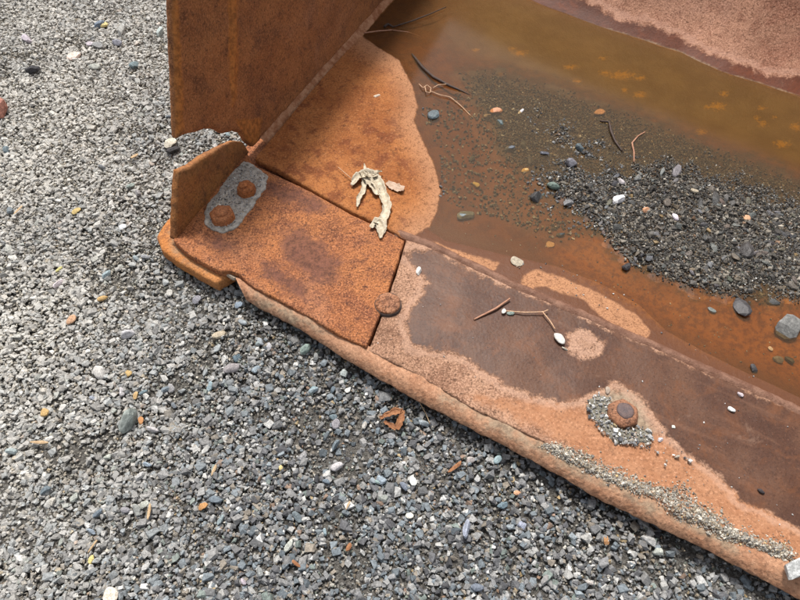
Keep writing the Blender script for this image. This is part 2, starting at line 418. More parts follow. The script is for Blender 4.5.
def tube(pts, rad, seg=8, n=None, amp=.0, taper=None, seed=0):
    P = np.array([list(p) for p in pts], float) if n is None else resample(pts, n)
    R = np.interp(np.linspace(0, 1, len(P)), np.linspace(0, 1, len(rad)), rad) if hasattr(rad, '__len__') else np.full(len(P), rad)
    V, F_ = [], []
    for i, p in enumerate(P):
        t = Vector(P[min(i + 1, len(P) - 1)] - P[max(i - 1, 0)]).normalized()
        a = t.cross(Vector((.2, .3, 1)) if abs(t.z) < .9 else Vector((1, 0, 0))).normalized(); b = t.cross(a)
        for k in range(seg):
            an = 2 * math.pi * k / seg; d = a * math.cos(an) + b * math.sin(an)
            r = R[i] * (1 + amp * nz(i * .9 + seed, k * 1.7, seed)); V.append(Vector(p) + d * r)
    for i in range(len(P) - 1):
        for k in range(seg):
            F_.append([i * seg + k, i * seg + (k + 1) % seg, (i + 1) * seg + (k + 1) % seg, (i + 1) * seg + k])
    V.append(Vector(P[0])); c0 = len(V) - 1; V.append(Vector(P[-1])); c1 = c0 + 1; e = (len(P) - 1) * seg
    for k in range(seg): F_.append([c0, (k + 1) % seg, k]); F_.append([c1, e + k, e + (k + 1) % seg])
    return V, F_
def join(parts):
    V, F_ = [], []
    for v, f in parts:
        o = len(V); V += list(v); F_ += [[i + o for i in q] for q in f]
    return V, F_

# ================================================================== GROUND
bm = bmesh.new(); bmesh.ops.create_grid(bm, x_segments=60, y_segments=60, size=30)
me = bpy.data.meshes.new('ground'); bm.to_mesh(me); bm.free()
o = obj('ground', me, M['ground']); o['kind'] = 'structure'; o.location = (0, 0, -.004)

# ================================================================== BUCKET
bucket = bpy.data.objects.new('loader_bucket', None); COL.objects.link(bucket)
bucket.location = G(250, 220, 0); bucket.empty_display_size = .1
bpy.context.view_layer.update()
tag(bucket, 'rusty steel loader bucket corner holding a muddy puddle, resting on gravel', 'bucket')

# cutting edge, its upper face ...
poly = gpoly(TOPL[4:], ZE)[::-1] + gpoly([(368.2, 350), (376, 331), (382.8, 313), (388, 300), (391.8, 286), (396.5, 273), (400.8, 259), (406.2, 240)] + RIDGE[1:], ZE)
me = slab_mesh('cutting_edge', poly, ZE, .034, flat, .0085, .003, .001, .0011, 3)
pxattr(me, wet=EDGE_WET, pale=EDGE_ORANGE, stain=[(595, 398), (615, 388), (640, 402), (655, 432), (640, 442), (610, 432)])
a = me.attributes['wet']; v = np.empty(len(me.vertices), np.float32); a.data.foreach_get('value', v)
px = project(coords(me)); v = np.minimum(v, -sd(px, EDGE_DRY) / 480); v = np.minimum(v, -sd(px, [(596, 395), (612, 384), (636, 396), (652, 418), (665, 450), (640, 450), (600, 430)]) / 480)
a.data.foreach_set('value', v.astype(np.float32))
edge = obj('cutting_edge', me, M['edge'], bucket)
# ... and the worn bevel in front of it
top3 = [G(x, y, ZE - .0025) for x, y in TOPL]; bot3 = [G(x, y, .034) for x, y in BOTL]
top_in = [G(x - 1, y - 5, ZE - .006) for x, y in TOPL]
mid3 = [a.lerp(b, .4) + Vector((0, 0, .001)) for a, b in zip([Vector(p) for p in resample(top3, 60)], [Vector(p) for p in resample(bot3, 60)])]
low3 = [Vector(p) + Vector((.001, .003, -.010)) for p in bot3]; under = [Vector(p) + Vector((.006, .016, -.014)) for p in bot3]; foot = [Vector(p) + Vector((.02, .055, -.036)) for p in bot3]
me = strip_mesh('bevel', [top_in, top3, mid3, bot3, low3, under, foot], 300, .0022, 90, 4)
pxattr(me, wet=[(-900, -900), (-901, -900), (-900, -901)], pale=[(0, 0), (1000, 0), (1000, 1000), (0, 1000)],
       stain=[[(440, 392), (480, 408), (540, 442), (600, 472), (700, 528), (740, 545), (735, 552), (600, 484), (520, 444), (450, 404)], [(250, 292), (262, 296), (330, 332), (320, 334), (258, 304)]])
M['bevel'] = rust('rust_bevel', (.42, .23, .13), (.50, .29, .18), (.25, .13, .08), .6, wetcol=None, dry2=((.44, .235, .135), (.38, .185, .10), (.20, .10, .06)), patches=(.36, .28, .19))
obj('bevel', me, M['bevel'], edge)

# corner: lower lip and upper plate
LIP = [(156, 236), (166, 220), (179, 206), (215, 170), (255, 200), (250, 250), (235, 272), (226, 277), (217, 283), (208, 279), (190, 269), (172, 258), (161, 249)]
me = slab_mesh('corner_lip', gpoly(LIP, .040), .040, .030, flat, .008, .006, .002, .0015, 9)
pxattr(me, stain=[(172, 232), (182, 248), (205, 262), (220, 272), (212, 274), (190, 262), (172, 246)])
M['lip'] = rust('rust_lip', (.42, .15, .035), (.50, .20, .05), (.22, .08, .03), .5, patches=(.30, .20, .12))
obj('corner_lip', me, M['lip'], bucket)
CORNER = [(173, 240), (178, 228), (212, 186), (247, 152), (253, 163), (270, 172), (300, 186), (330, 202), (350, 214), (380, 227), (404, 240), (399, 258), (390, 285), (381, 312), (366, 347), (345, 338), (329, 329), (312, 318), (297, 310), (275, 298), (256, 289), (246, 281), (238, 273), (230, 271), (220, 271), (205, 264), (188, 254)]
me = slab_mesh('corner_plate', gpoly(CORNER, ZC), ZC, .030, flat, .0075, .0035, .0018, .0016, 14)
pxattr(me, stain=[[(282, 232), (300, 228), (322, 244), (340, 262), (336, 280), (316, 284), (296, 268), (282, 250)], [(262, 262), (285, 270), (320, 300), (300, 300), (262, 276)], [(255, 180), (300, 190), (330, 206), (318, 214), (280, 200)], [(205, 240), (222, 238), (232, 248), (220, 254)]])
corner = obj('corner_plate', me, M['corner'], bucket)

me = slab_mesh('backing_plate', gpoly([(226, 168), (250, 143), (275, 118), (330, 150), (420, 225), (412, 255), (330, 225)], .034), .034, .02, flat, .012, .003, .002, .002, 17)
attr(me, 'stain', np.full(len(me.vertices), -1.0)); obj('backing_plate', me, M['corner'], bucket)
# floor plate
FL = [G(248, 152, WL), G(392, 231, WL)] ; n1, n2 = 250, 190
front = [G(*p, WL) for p in [(256, 162), (278, 173), (300, 185.5), (325, 200.5), (350, 214), (375, 226), (403, 240)]] + [G(x, y - 0, WL) for x, y in RIDGE[1:]]
backl = [WALL_A + (WALL_B - WALL_A) * t for t in (0, 1)]
Bd = (WALL_B - WALL_A)
NB = Vector((0, 0, 0))
Fr = resample([p[:2] for p in front], n1)
wb = [G(x, y, WL) for x, y in reversed(W_BACK)]
wb = [WALL_A + Bd * 1.75] + wb[1:]
Bk = resample([p[:2] for p in wb], n1)
Lf = resample([WALL_A[:2], (WALL_A + Bd)[:2], (WALL_A + Bd * 1.75)[:2]], n2)
Rt = resample([Fr[-1], Bk[-1]], n2)
Lf = Lf + (Fr[0] - Lf[0]) * np.linspace(1, 0, n2)[:, None]
XY = []
for j in range(n2):
    t = j / (n2 - 1)
    for i in range(n1):
        s_ = i / (n1 - 1)
        p = (1 - t) * Fr[i] + t * Bk[i] + (1 - s_) * Lf[j] + s_ * Rt[j] - ((1 - s_) * (1 - t) * Fr[0] + s_ * (1 - t) * Fr[-1] + (1 - s_) * t * Bk[0] + s_ * t * Bk[-1])
        XY.append(p)
XY = np.array(XY)
hh, px, s, e = floor_h(XY)
px = project(np.c_[XY, hh])
seam = sd(px, [(240, 150), (256, 161), (300, 184), (350, 210), (404, 237), (420, 120), (300, 100)])
lift = sstep(60, 4, np.abs(seam)) * (px[:, 0] < 400)
hh = hh + .0035 * lift
for i in range(n1):                                  # torn front rim
    XY[i] += np.array([.3, -1]) * (.0022 * nz(XY[i][0] * 70, XY[i][1] * 70) + .0012 * nz(XY[i][0] * 230, 4))
V = [(x, y, z) for (x, y), z in zip(XY, hh)]
Fc = [[j * n1 + i, j * n1 + i + 1, (j + 1) * n1 + i + 1, (j + 1) * n1 + i] for j in range(n2 - 1) for i in range(n1 - 1)]
# front rim turned down so that the crack shows a plate edge
base = len(V)
for i in range(n1): V.append((V[i][0], V[i][1] - .001, V[i][2] - .014))
for i in range(n1 - 1): Fc.append([i, base + i, base + i + 1, i + 1])
hh2 = np.r_[hh, hh[:n1]]; px2 = np.r_[px, px[:n1]]; s2 = np.r_[s, s[:n1]]
me = mesh('floor_plate', V, Fc)
frontw = sd(px2, [(426, 228), (445, 236), (505, 252), (560, 264), (640, 302), (705, 350), (810, 400), (1000, 485), (1000, 510), (800, 415), (600, 326), (430, 250), (405, 250), (412, 238)]) / 480
dry = np.max([sd(px2, DRY1), sd(px2, DRY2)], axis=0) / 480
attr(me, 'wet', np.minimum(np.maximum(s2, frontw), -dry))
attr(me, 'pale', np.maximum(s2, dry + .03))
attr(me, 'dark', np.max([sd(px2, [(355, 135), (380, 128), (400, 150), (385, 160), (360, 155)]), sd(px2, [(290, 140), (330, 160), (350, 200), (310, 180), (270, 160)])], axis=0) / 480)
attr(me, 'film', sd(px2, [(425, 225), (470, 232), (520, 250), (580, 268), (660, 320), (720, 352), (810, 392), (1000, 480), (1000, 520), (800, 418), (600, 330), (405, 250)]) / 480)
back_d = sd(px2, [(363, 36), (430, 55), (470, 62), (520, 72), (600, 98), (700, 132), (800, 168), (1000, 250), (1000, 150)] + W_BACK[1:]) / 480
attr(me, 'silt', sstep(-.06, .05, back_d) * sstep(380, 560, px2[:, 0]) * .8 + .25 * sstep(-.03, .05, back_d))
och = [(622, 75, 17, 5), (605, 73, 8, 3), (640, 78, 7, 3), (717, 106, 10, 5), (724, 94, 5, 4), (708, 107, 6, 3), (762, 108, 5, 3), (763, 124, 6, 4), (757, 118, 4, 3), (774, 117, 3, 2), (782, 144, 10, 5), (796, 127, 7, 5), (520, 53, 9, 4), (512, 49, 5, 3), (570, 67, 8, 3), (577, 81, 5, 3), (701, 132, 6, 4), (640, 95, 8, 4), (625, 90, 4, 4), (475, 50, 5, 2), (603, 58, 6, 2), (668, 132, 5, 3), (500, 74, 4, 3)]
ov = np.full(len(px2), -.05)
for x, y, a_, b_ in och:
    r = np.hypot((px2[:, 0] - x) / (a_ * .75), (px2[:, 1] - y) / (b_ * .75)); ov = np.maximum(ov, (1 - r) * .012)
attr(me, 'ochre', ov)
attr(me, 'grit', sd(px2, SUBPILE) / 480)
attr(me, 'rusty', sd(px2, [(590, 235), (640, 282), (690, 298), (740, 305), (780, 285), (1000, 370), (1000, 470), (800, 375), (700, 338), (640, 300), (560, 255)]) / 480)
floor_o = obj('floor_plate', me, M['floor'], bucket)

# weld bead ridge between floor and cutting edge
rid = [G(x, y, ZE) for x, y in RIDGE]
up = lambda L, dx, dy, z: [Vector((p.x + dx, p.y + dy, z)) for p in L]
me = strip_mesh('weld_bead', [up(rid, .003, .016, WL - .006), up(rid, .002, .010, ZE + .0005), up(rid, .001, .004, ZE + .0035), up(rid, -.001, -.003, ZE + .003), up(rid, -.002, -.009, ZE - .002)], 260, .0013, 90, 2)
obj('weld_bead', me, M['weld_wet'], bucket)

# back wall curving up out of the water
wbp = [G(x, y, WL) for x, y in [(300, -100), (420, -48), (480, -20), (530, 0), (560, 12), (620, 33), (680, 52), (722, 72), (764, 85), (800, 97), (1000, 183)]]
dn = (G(800, 97, WL) - G(530, 0, WL)).normalized(); nb = Vector((-dn.y, dn.x, 0))
prof = [(-.05, -.022), (-.02, -.010), (0, 0), (.012, .005), (.03, .014), (.05, .025), (.08, .045), (.12, .078), (.16, .118), (.2, .165), (.25, .24), (.29, .32), (.31, .40)]
pp = resample(prof, 60)
me = strip_mesh('back_wall', [[p + nb * d + Vector((0, 0, WL + z)) - Vector((0, 0, WL)) for p in wbp] for d, z in pp], 170, .0022, 16, 8)
WETB = [(420, -80), (500, -30), (580, 0), (596, 6), (620, 20), (650, 26), (677, 36), (701, 52), (728, 60), (767, 75), (800, 78), (1000, 150), (1000, 400), (400, 400)]
pxattr(me, wet=WETB, stain=[(560, 12), (620, 32), (680, 51), (722, 71), (764, 84), (800, 96), (800, 100), (722, 76), (680, 57), (620, 37)])
obj('back_wall', me, M['back'], bucket)

# side wall (upright plate) and the torn stub in front of it
def wall_frame(a, b):
    t = Vector((b.x - a.x, b.y - a.y, 0)).normalized(); nrm = Vector((-t.y, t.x, 0))   # outward (left)
    def to_st(px_, py_):
        d = ray(px_, py_); c = Vector((0, 0, H)); k = (a - c).dot(nrm) / d.dot(nrm); p = c + d * k
        return ((p - a).dot(t), p.z)
    fm = lambda s_, z_, dep: (a.x + t.x * s_ - nrm.x * dep, a.y + t.y * s_ - nrm.y * dep, z_)
    return to_st, fm
to_st, fm = wall_frame(WALL_A, WALL_B)
WALLP = [(178, 139), (186, 135), (196, 133), (205, 129), (214, 130), (224, 134), (234, 132), (243, 134), (247, 142), (254, 148), (262, 139), (386, 0), (445, -66)]
st = [to_st(*p) for p in WALLP]
st += [(st[-1][0] + .25, st[-1][1] + .02), (st[-1][0] + .25, .40), (to_st(170, -60)[0] + .10, to_st(169, -60)[1] + .02), to_st(169, -60), to_st(172, 0), to_st(175, 70)]
def wall_relief(XY):
    x0, y0 = to_st(233, 0); x1, y1 = to_st(232, 108)
    t = (XY[:, 1] - y1) / (y0 - y1); xl = x1 + (x0 - x1) * t
    d = XY[:, 0] - xl
    return .007 * np.exp(-(d / .008) ** 2) * sstep(-.2, .15, t) + .003 * sstep(.01, -.01, d)
me = slab_mesh('side_wall', st, 0, .020, fm, .0065, .009, .002, .0022, 21, wall_relief)
pxattr(me, stain=[[(228, -80), (238, -80), (238, 60), (237, 100), (231, 108), (229, 60)], [(236, 120), (262, 118), (258, 150), (246, 140)], [(168, -60), (175, -60), (178, 0), (182, 70), (184, 130), (176, 139), (172, 0)]])  # last outline: scuffed left edge with its highlight put into the colour
wall = obj('side_wall', me, M['wall'], bucket)
me = strip_mesh('weld_bead', [[Vector((WALL_A.x + Bd.x * t + dx, WALL_A.y + Bd.y * t + dy, z + .004 * (1 - t))) for t in np.linspace(.03, 1.7, 12)] for dx, dy, z in ((.016, -.010, .043), (.009, -.004, .053), (.003, -.002, .058), (-.001, .001, .060), (-.004, .003, .060))], 200, .0014, 80, 6)
obj('weld_bead', me, M['weld'], wall)
EA, EB = G(177, 238, ZC), G(247, 153, ZC)
to_st2, fm2 = wall_frame(EA, EB)
STUB = [(176, 240), (177, 215), (178, 190), (180, 171), (188, 168), (205, 157), (225, 146), (236, 142), (244, 143), (250, 152), (240, 168), (208, 206)]
st = [to_st2(*p) for p in STUB]
me = slab_mesh('corner_stub', st, 0, .017, fm2, .008, .005, .002, .0014, 31)
pxattr(me, stain=[(180, 174), (206, 158), (236, 143), (246, 144), (236, 150), (206, 165), (184, 182)])
M['stub'] = rust('rust_stub', (.27, .10, .03), (.36, .14, .035), (.14, .055, .022), .5, patches=(.32, .15, .05))
obj('corner_stub', me, M['stub'], bucket)

# ---- bolts
def bolt_mesh(name, c, r, h, sides=6, dome=.35, seed=0, rot=0.0, sink=.0, wear=.07):
    seg = 36; V, F_ = [], []
    prof = [(1.02, 0), (1.0, .45), (.97, .72), (.88, .92), (.70, 1.0), (.45, 1.0 + dome * .12), (.2, 1.0 + dome * .2)]
    for rr, zz in prof:
        for k in range(seg):
            a_ = 2 * math.pi * k / seg
            hexr = math.cos(math.pi / sides) / math.cos(((a_ - rot) % (2 * math.pi / sides)) - math.pi / sides) if sides else 1
            q = rr * r * ((.25 + .75 * hexr) if sides else 1) * (1 + wear * nz(math.cos(a_) * 1.6 + seed, math.sin(a_) * 1.6, zz))
            z = c[2] - sink + h * zz + .0018 * nz(q * 120 * math.cos(a_) + seed, q * 120 * math.sin(a_), seed)
            V.append((c[0] + q * math.cos(a_), c[1] + q * math.sin(a_), z))
    for j in range(len(prof) - 1):
        for k in range(seg): F_.append([j * seg + k, j * seg + (k + 1) % seg, (j + 1) * seg + (k + 1) % seg, (j + 1) * seg + k])
    V.append((c[0], c[1], c[2] - sink + h * (1 + dome * .22))); t = len(V) - 1
    for k in range(seg): F_.append([(len(prof) - 1) * seg + k, (len(prof) - 1) * seg + (k + 1) % seg, t])
    return mesh(name, V, F_)
c1 = G(223, 218, ZC + .003); c2 = G(247, 192, ZC + .003)
b1 = obj('bolt', bolt_mesh('bolt', c1, .0265, .018, 6, .5, 1), M['bolt'], corner)
b2 = obj('bolt', bolt_mesh('bolt', c2, .021, .020, 6, .2, 2, .4), M['bolt'], corner)
def ringdisc(name, c, r, h, seed): return bolt_mesh(name, c, r, h, 0, .6, seed)
obj('thread_end', ringdisc('thread_end', (c1[0] + .001, c1[1], c1[2] + .015), .015, .009, 3), M['bolt'], b1)
obj('thread_end', ringdisc('thread_end', (c2[0] - .003, c2[1] - .002, c2[2] + .018), .010, .008, 4), M['bolt'], b2)
c3 = G(388, 305, ZC - .003); b3 = obj('bolt', bolt_mesh('bolt', c3, .0245, .0095, 0, .5, 5), M['bolt_pink'], corner)
rg = [(math.cos(a_), math.sin(a_)) for a_ in np.linspace(0, 2 * math.pi, 40)]
me = strip_mesh('gap_shade_ring', [[(c3[0] + x * .0225, c3[1] + y * .0225, ZC + .0002) for x, y in rg], [(c3[0] + x * .0255, c3[1] + y * .0255, ZC + .0018) for x, y in rg], [(c3[0] + x * .0272, c3[1] + y * .0272, ZC - .008) for x, y in rg]], 60, .0008, 120, 3)  # gap shadow round the bolt, put in as a dark ring
obj('gap_shade_ring', me, M['twig_dark'], b3)
nt = tube([G(377, 305, ZC + .002), G(384, 307, ZC + .003)], [.0035, .004], 8, 4, .3)  # dark tube added to stand for the dark slot beside the dome
obj('dark_slot', mesh('dark_slot', *nt), M['twig_dark'], b3)
c4 = G(622, 415, ZE); b4 = obj('bolt', bolt_mesh('bolt', c4, .0275, .011, 6, .1, 7, .3), M['bolt_dark'], edge)
obj('worn_centre', bolt_mesh('worn_centre', (c4[0] + .003, c4[1] + .003, c4[2] + .008), .015, .0055, 0, .3, 9), M['bolt_centre'], b4)

# ---- dried mud on the steel
def mud(name, pix, z, h, mat, parent, seed, jag=.004):
    me = slab_mesh(name, gpoly(pix, z), z + h, h + .004, flat, .0040, min(.004, h * .9 + .001), jag, .0009, seed)
    return obj(name, me, mat, parent)
mud('mud_patch', [(204, 214), (208, 204), (218, 192), (232, 172), (244, 161), (256, 166), (268, 176), (266, 188), (258, 198), (252, 208), (246, 216), (236, 228), (224, 233), (212, 230), (205, 224)], ZC + .0012, .0016, M['mud'], corner, 41, .0045)
mud('mud_patch', [(588, 400), (598, 395), (610, 398), (612, 418), (622, 430), (640, 428), (652, 434), (650, 444), (636, 442), (616, 444), (602, 430), (590, 416)], ZE, .003, M['mud_dark'], edge, 42)

# ================================================================== WATER
wpoly = [(358, 34), (372, 52), (392, 66), (404, 90), (410, 108), (406, 122), (418, 150), (428, 170), (433, 191), (428, 214), (420, 236), (440, 250), (500, 264), (560, 276), (600, 294), (640, 315), (668, 340), (705, 362), (750, 385), (810, 411), (1000, 497),
         (1000, 178), (800, 92), (764, 80), (722, 67), (680, 47), (620, 28), (560, 7), (530, -5), (480, -25), (440, -50), (410, -28)]
wp = densify(gpoly(wpoly, WL), .03)
me = mesh('puddle_water', [(x, y, WL) for x, y in wp], [list(range(len(wp)))])
bm = bmesh.new(); bm.from_mesh(me); bmesh.ops.recalc_face_normals(bm, faces=bm.faces)
if bm.faces[:][0].normal.z < 0: bmesh.ops.reverse_faces(bm, faces=bm.faces[:])
bm.to_mesh(me); bm.free()
o = obj('puddle_water', me, M['water'], None, False); o['kind'] = 'structure'

# ================================================================== STONES
def hull_stone(npts, seed, flatz=.7):
    r = np.random.default_rng(seed); p = r.normal(size=(npts, 3)); p /= np.linalg.norm(p, axis=1)[:, None]
    p *= r.uniform(.70, 1.15, (npts, 1)); p *= [1.0, r.uniform(.62, .95), flatz * r.uniform(.75, 1.1)]
    bm = bmesh.new(); [bm.verts.new(q) for q in p]
    bmesh.ops.convex_hull(bm, input=bm.verts[:]); bmesh.ops.delete(bm, geom=[v for v in bm.verts if not v.link_faces], context='VERTS')
    bmesh.ops.triangulate(bm, faces=bm.faces[:]); bm.verts.index_update()
    V = np.array([v.co[:] for v in bm.verts]); T = np.array([[v.index for v in f.verts] for f in bm.faces]); bm.free(); return V, T
def block_stone(seed, flatz=.7, extra=2):
    r = np.random.default_rng(seed); c = np.array([(x, y, z) for x in (-1, 1) for y in (-1, 1) for z in (-1, 1)], float) * .72
    c = c * r.uniform(.45, 1.25, (8, 1)) + r.normal(0, .16, (8, 3)); e = r.normal(size=(extra, 3)); e /= np.linalg.norm(e, axis=1)[:, None]
    p = np.r_[c, e * r.uniform(.8, 1.1, (extra, 1))] * [1.0, r.uniform(.6, 1.0), flatz * r.uniform(.7, 1.15)]
    bm = bmesh.new(); [bm.verts.new(q) for q in p]
    bmesh.ops.convex_hull(bm, input=bm.verts[:]); bmesh.ops.delete(bm, geom=[v for v in bm.verts if not v.link_faces], context='VERTS')
    bmesh.ops.triangulate(bm, faces=bm.faces[:]); bm.verts.index_update()
    V = np.array([v.co[:] for v in bm.verts]); T = np.array([[v.index for v in f.verts] for f in bm.faces]); bm.free(); return V, T
def cut_stone(sub, seed, planes=9, flatz=.7, round_=.0):
    r = np.random.default_rng(seed); bm = bmesh.new(); bmesh.ops.create_icosphere(bm, subdivisions=sub, radius=1)
    V = np.array([v.co[:] for v in bm.verts]); T = np.array([[v.index for v in f.verts] for f in bm.faces]); bm.free()
    for _ in range(planes):
        nn = r.normal(size=3); nn /= np.linalg.norm(nn); d = r.uniform(.48, .82) + round_
        k = np.maximum(V @ nn - d, 0); V = V - k[:, None] * nn * .93
    V = V * [1.0, r.uniform(.62, .95), flatz * r.uniform(.75, 1.1)]
    V = V + np.array([[nz(*(v * 2.3 + seed)), nz(*(v * 2.3 - seed)), nz(*(v * 2.3 + 2 * seed))] for v in V]) * .04
    return V / np.abs(V[:, :2]).max(), T
GRIT = [block_stone(100 + i, .8, 0) for i in range(24)]
MED = [block_stone(200 + i, .68, 3) for i in range(60)]
BIG = [block_stone(300 + i, .55, 7) for i in range(40)]
def rot_mats(n, tilt):
    a = RNG.uniform(0, 2 * np.pi, n); b = RNG.normal(0, tilt, n); c = RNG.normal(0, tilt, n)
    ca, sa, cb, sb, cc, sc = np.cos(a), np.sin(a), np.cos(b), np.sin(b), np.cos(c), np.sin(c); R = np.zeros((n, 3, 3))
    R[:, 0] = np.stack([ca * cb, ca * sb * sc - sa * cc, ca * sb * cc + sa * sc], 1)
    R[:, 1] = np.stack([sa * cb, sa * sb * sc + ca * cc, sa * sb * cc - ca * sc], 1)
    R[:, 2] = np.stack([-sb, cb * sc, cb * cc], 1); return R
def stones_mesh(name, sets):
    """sets: list of (variants, positions, radii, colours, tilt)"""
    Vs, Ts, Cs, off = [], [], [], 0
    for var, P, R, C, tilt in sets:
        n = len(P)
        if not n: continue
        kind = RNG.integers(0, len(var), n); RM = rot_mats(n, tilt)
        for k, (V, T) in enumerate(var):
            ii = np.where(kind == k)[0]
            if not len(ii): continue
            W = np.einsum('nij,vj->nvi', RM[ii], V) * R[ii][:, None, None] + P[ii][:, None, :]
            Vs.append(W.reshape(-1, 3)); Cs.append(np.repeat(C[ii], len(V), 0))
            Ts.append((T[None] + (np.arange(len(ii)) * len(V))[:, None, None] + off).reshape(-1, 3)); off += len(ii) * len(V)
    V = np.concatenate(Vs).astype(np.float32); T = np.concatenate(Ts).astype(np.int32); C = np.concatenate(Cs).astype(np.float32)
    me = bpy.data.meshes.new(name); me.vertices.add(len(V)); me.vertices.foreach_set('co', V.ravel())
    me.loops.add(T.size); me.loops.foreach_set('vertex_index', T.ravel()); me.polygons.add(len(T))
    me.polygons.foreach_set('loop_start', np.arange(0, T.size, 3, dtype=np.int32)); me.update(calc_edges=True)
    me.shade_flat()
    ca = me.color_attributes.new('Col', 'FLOAT_COLOR', 'POINT'); ca.data.foreach_set('color', np.c_[C, np.ones(len(C), np.float32)].ravel())
    return me
PAL = np.array([(.23, .23, .23), (.30, .295, .285), (.40, .395, .38), (.155, .155, .16), (.19, .22, .24), (.26, .295, .315), (.30, .26, .21), (.54, .53, .50), (.09, .09, .095), (.72, .71, .68), (.42, .32, .18), (.33, .23, .17), (.22, .26, .235)])
def colours(n, wts, dust_lit=None):
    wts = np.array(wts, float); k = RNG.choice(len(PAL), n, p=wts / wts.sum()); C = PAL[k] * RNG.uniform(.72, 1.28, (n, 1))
    if dust_lit is not None: C = C * .74; C = C + (np.array([.50, .475, .425]) * RNG.uniform(.75, 1.25, (n, 1)) - C) * dust_lit[:, None]  # pale share carries both dust and painted light; the rest is darkened
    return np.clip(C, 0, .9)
BUCKET_FOOT = [(160, 240), (178, 215), (245, 150), (262, 142), (386, 0), (470, -90), (1100, -90), (1100, 720), (790, 592), (600, 497), (480, 431), (350, 359), (250, 296), (215, 279), (165, 252)]
FOOT = np.array(gpoly(BUCKET_FOOT[:5] + [(470, -80), (1000, -80), (1000, 700)] + BUCKET_FOOT[8:], .02))
x0, x1, y0, y1 = -1.75, 1.05, .0, 2.25
def scatter(n):
    P = np.c_[RNG.uniform(x0, x1, n), RNG.uniform(y0, y1, n)]
    px = project(np.c_[P, np.zeros(n)])
    k = (px[:, 0] > -110) & (px[:, 0] < 900) & (px[:, 1] > -60) & (px[:, 1] < 700)
    P = P[k]; P = P[sd(P, FOOT) < .05]
    return P
def relief(P): return np.array([nz(x * 5, y * 5, 1) * .006 + nz(x * 14, y * 14, 2) * .004 for x, y in P])
def dust_light(P):  # dust thinning to lower right, with the light's fall-off put into the colour
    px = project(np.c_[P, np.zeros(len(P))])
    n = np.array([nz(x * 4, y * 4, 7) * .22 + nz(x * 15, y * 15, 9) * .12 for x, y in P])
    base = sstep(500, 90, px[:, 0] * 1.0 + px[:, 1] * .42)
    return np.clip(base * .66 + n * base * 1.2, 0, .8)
def damp(P):                                     # fines washed down to dark earth next to the steel
    d = -sd(P, FOOT); n = np.array([nz(x * 7, y * 7, 4) for x, y in P]); return np.clip(sstep(.22, .0, d) + n * .3, 0, 1)
gset = []
P = scatter(210000); r = RNG.uniform(.0015, .0036, len(P)); z = relief(P) + RNG.uniform(-.004, .002, len(P))
gset.append((GRIT, np.c_[P, z], r, colours(len(P), [5, 4, 3, 4, 3, 2, 3, 2, 3, .8, .3, .5, 1], dust_light(P) * .8) * np.array([1.0, .95, .86]), .8))
P = scatter(205000); r = np.clip(RNG.lognormal(math.log(.0041), .34, len(P)), .0024, .0095)
bare = np.array([nz(x * 6, y * 6, 21) + .5 * nz(x * 17, y * 17, 22) for x, y in P])
keep = RNG.uniform(0, 1, len(P)) > np.maximum(damp(P) * .55, .8 * sstep(.22, .50, bare)); P, r = P[keep], r[keep]
z = relief(P) + RNG.uniform(-.002, .003, len(P))
gset.append((MED, np.c_[P, z], r, colours(len(P), [6, 5, 4, 4, 4, 3.2, 2.6, 2.2, 2.4, .8, .12, .4, .8], dust_light(P)), .38))
P = scatter(4600); r = np.clip(RNG.lognormal(math.log(.0072), .2, len(P)), .006, .0115)
z = relief(P) + r * .12 + .002
gset.append((BIG, np.c_[P, z], r, colours(len(P), [5, 5, 3.5, 2.5, 6, 5, 1, 1.2, 1.2, .4, .05, .2, 1], dust_light(P)), .3))
me = stones_mesh('gravel', gset)
o = obj('gravel', me, M['stone'], None, False)
tag(o, 'loose grey crushed stone gravel covering the yard around the bucket', 'gravel', None, 'stuff')

# ---- stones with a place of their own
SMESH = {}
def stone_data(k, wet=False, smooth=False):
    key = (k, wet, smooth)
    if key not in SMESH:
        V, T = cut_stone(3, 700 + k, 7, .7, .12) if smooth else cut_stone(2, 700 + k, 10, .8)
        V = V.copy(); me = mesh('stone', V, T.tolist()); me.materials.append(M['wetstone_one' if wet else 'stone_one'])
        if smooth: me.shade_smooth()
        SMESH[key] = me
    return SMESH[key]
C = dict(ochre=(.52, .36, .15), salmon=(.55, .31, .18), yellow=(.62, .50, .22), white=(.72, .70, .66), pale=(.46, .45, .43), grey=(.27, .27, .27), blue=(.16, .195, .22), bluepale=(.30, .36, .385),
         green=(.25, .30, .27), brown=(.24, .195, .15), dark=(.05, .048, .046), tan=(.42, .35, .26), red=(.34, .17, .12), cream=(.66, .60, .48), orange=(.46, .24, .10))
def stone(name, px_, py_, wpx, col, label, asp=.75, rot=0, z=0.0, hz=.62, wet=False, smooth=False, k=None, group=None, sink=.25, cat='stone'):
    p = G(px_, py_, z); depth = (p - Vector((0, 0, H))).length * .97
    r = wpx / F * depth * .5
    me = stone_data(random.randrange(16) if k is None else k, wet, smooth)
    o = bpy.data.objects.new(name, me); COL.objects.link(o)
    o.location = (p.x, p.y, z + r * hz * .7 * (1 - sink)); o.scale = (r, r * asp * 1.15, r * hz * 1.2); o.rotation_euler = (random.uniform(-.15, .15), random.uniform(-.15, .15), math.radians(rot))
    o.color = (*[c * random.uniform(.92, 1.08) for c in col], 1)
    return tag(o, label, cat, group)
GZ = .003
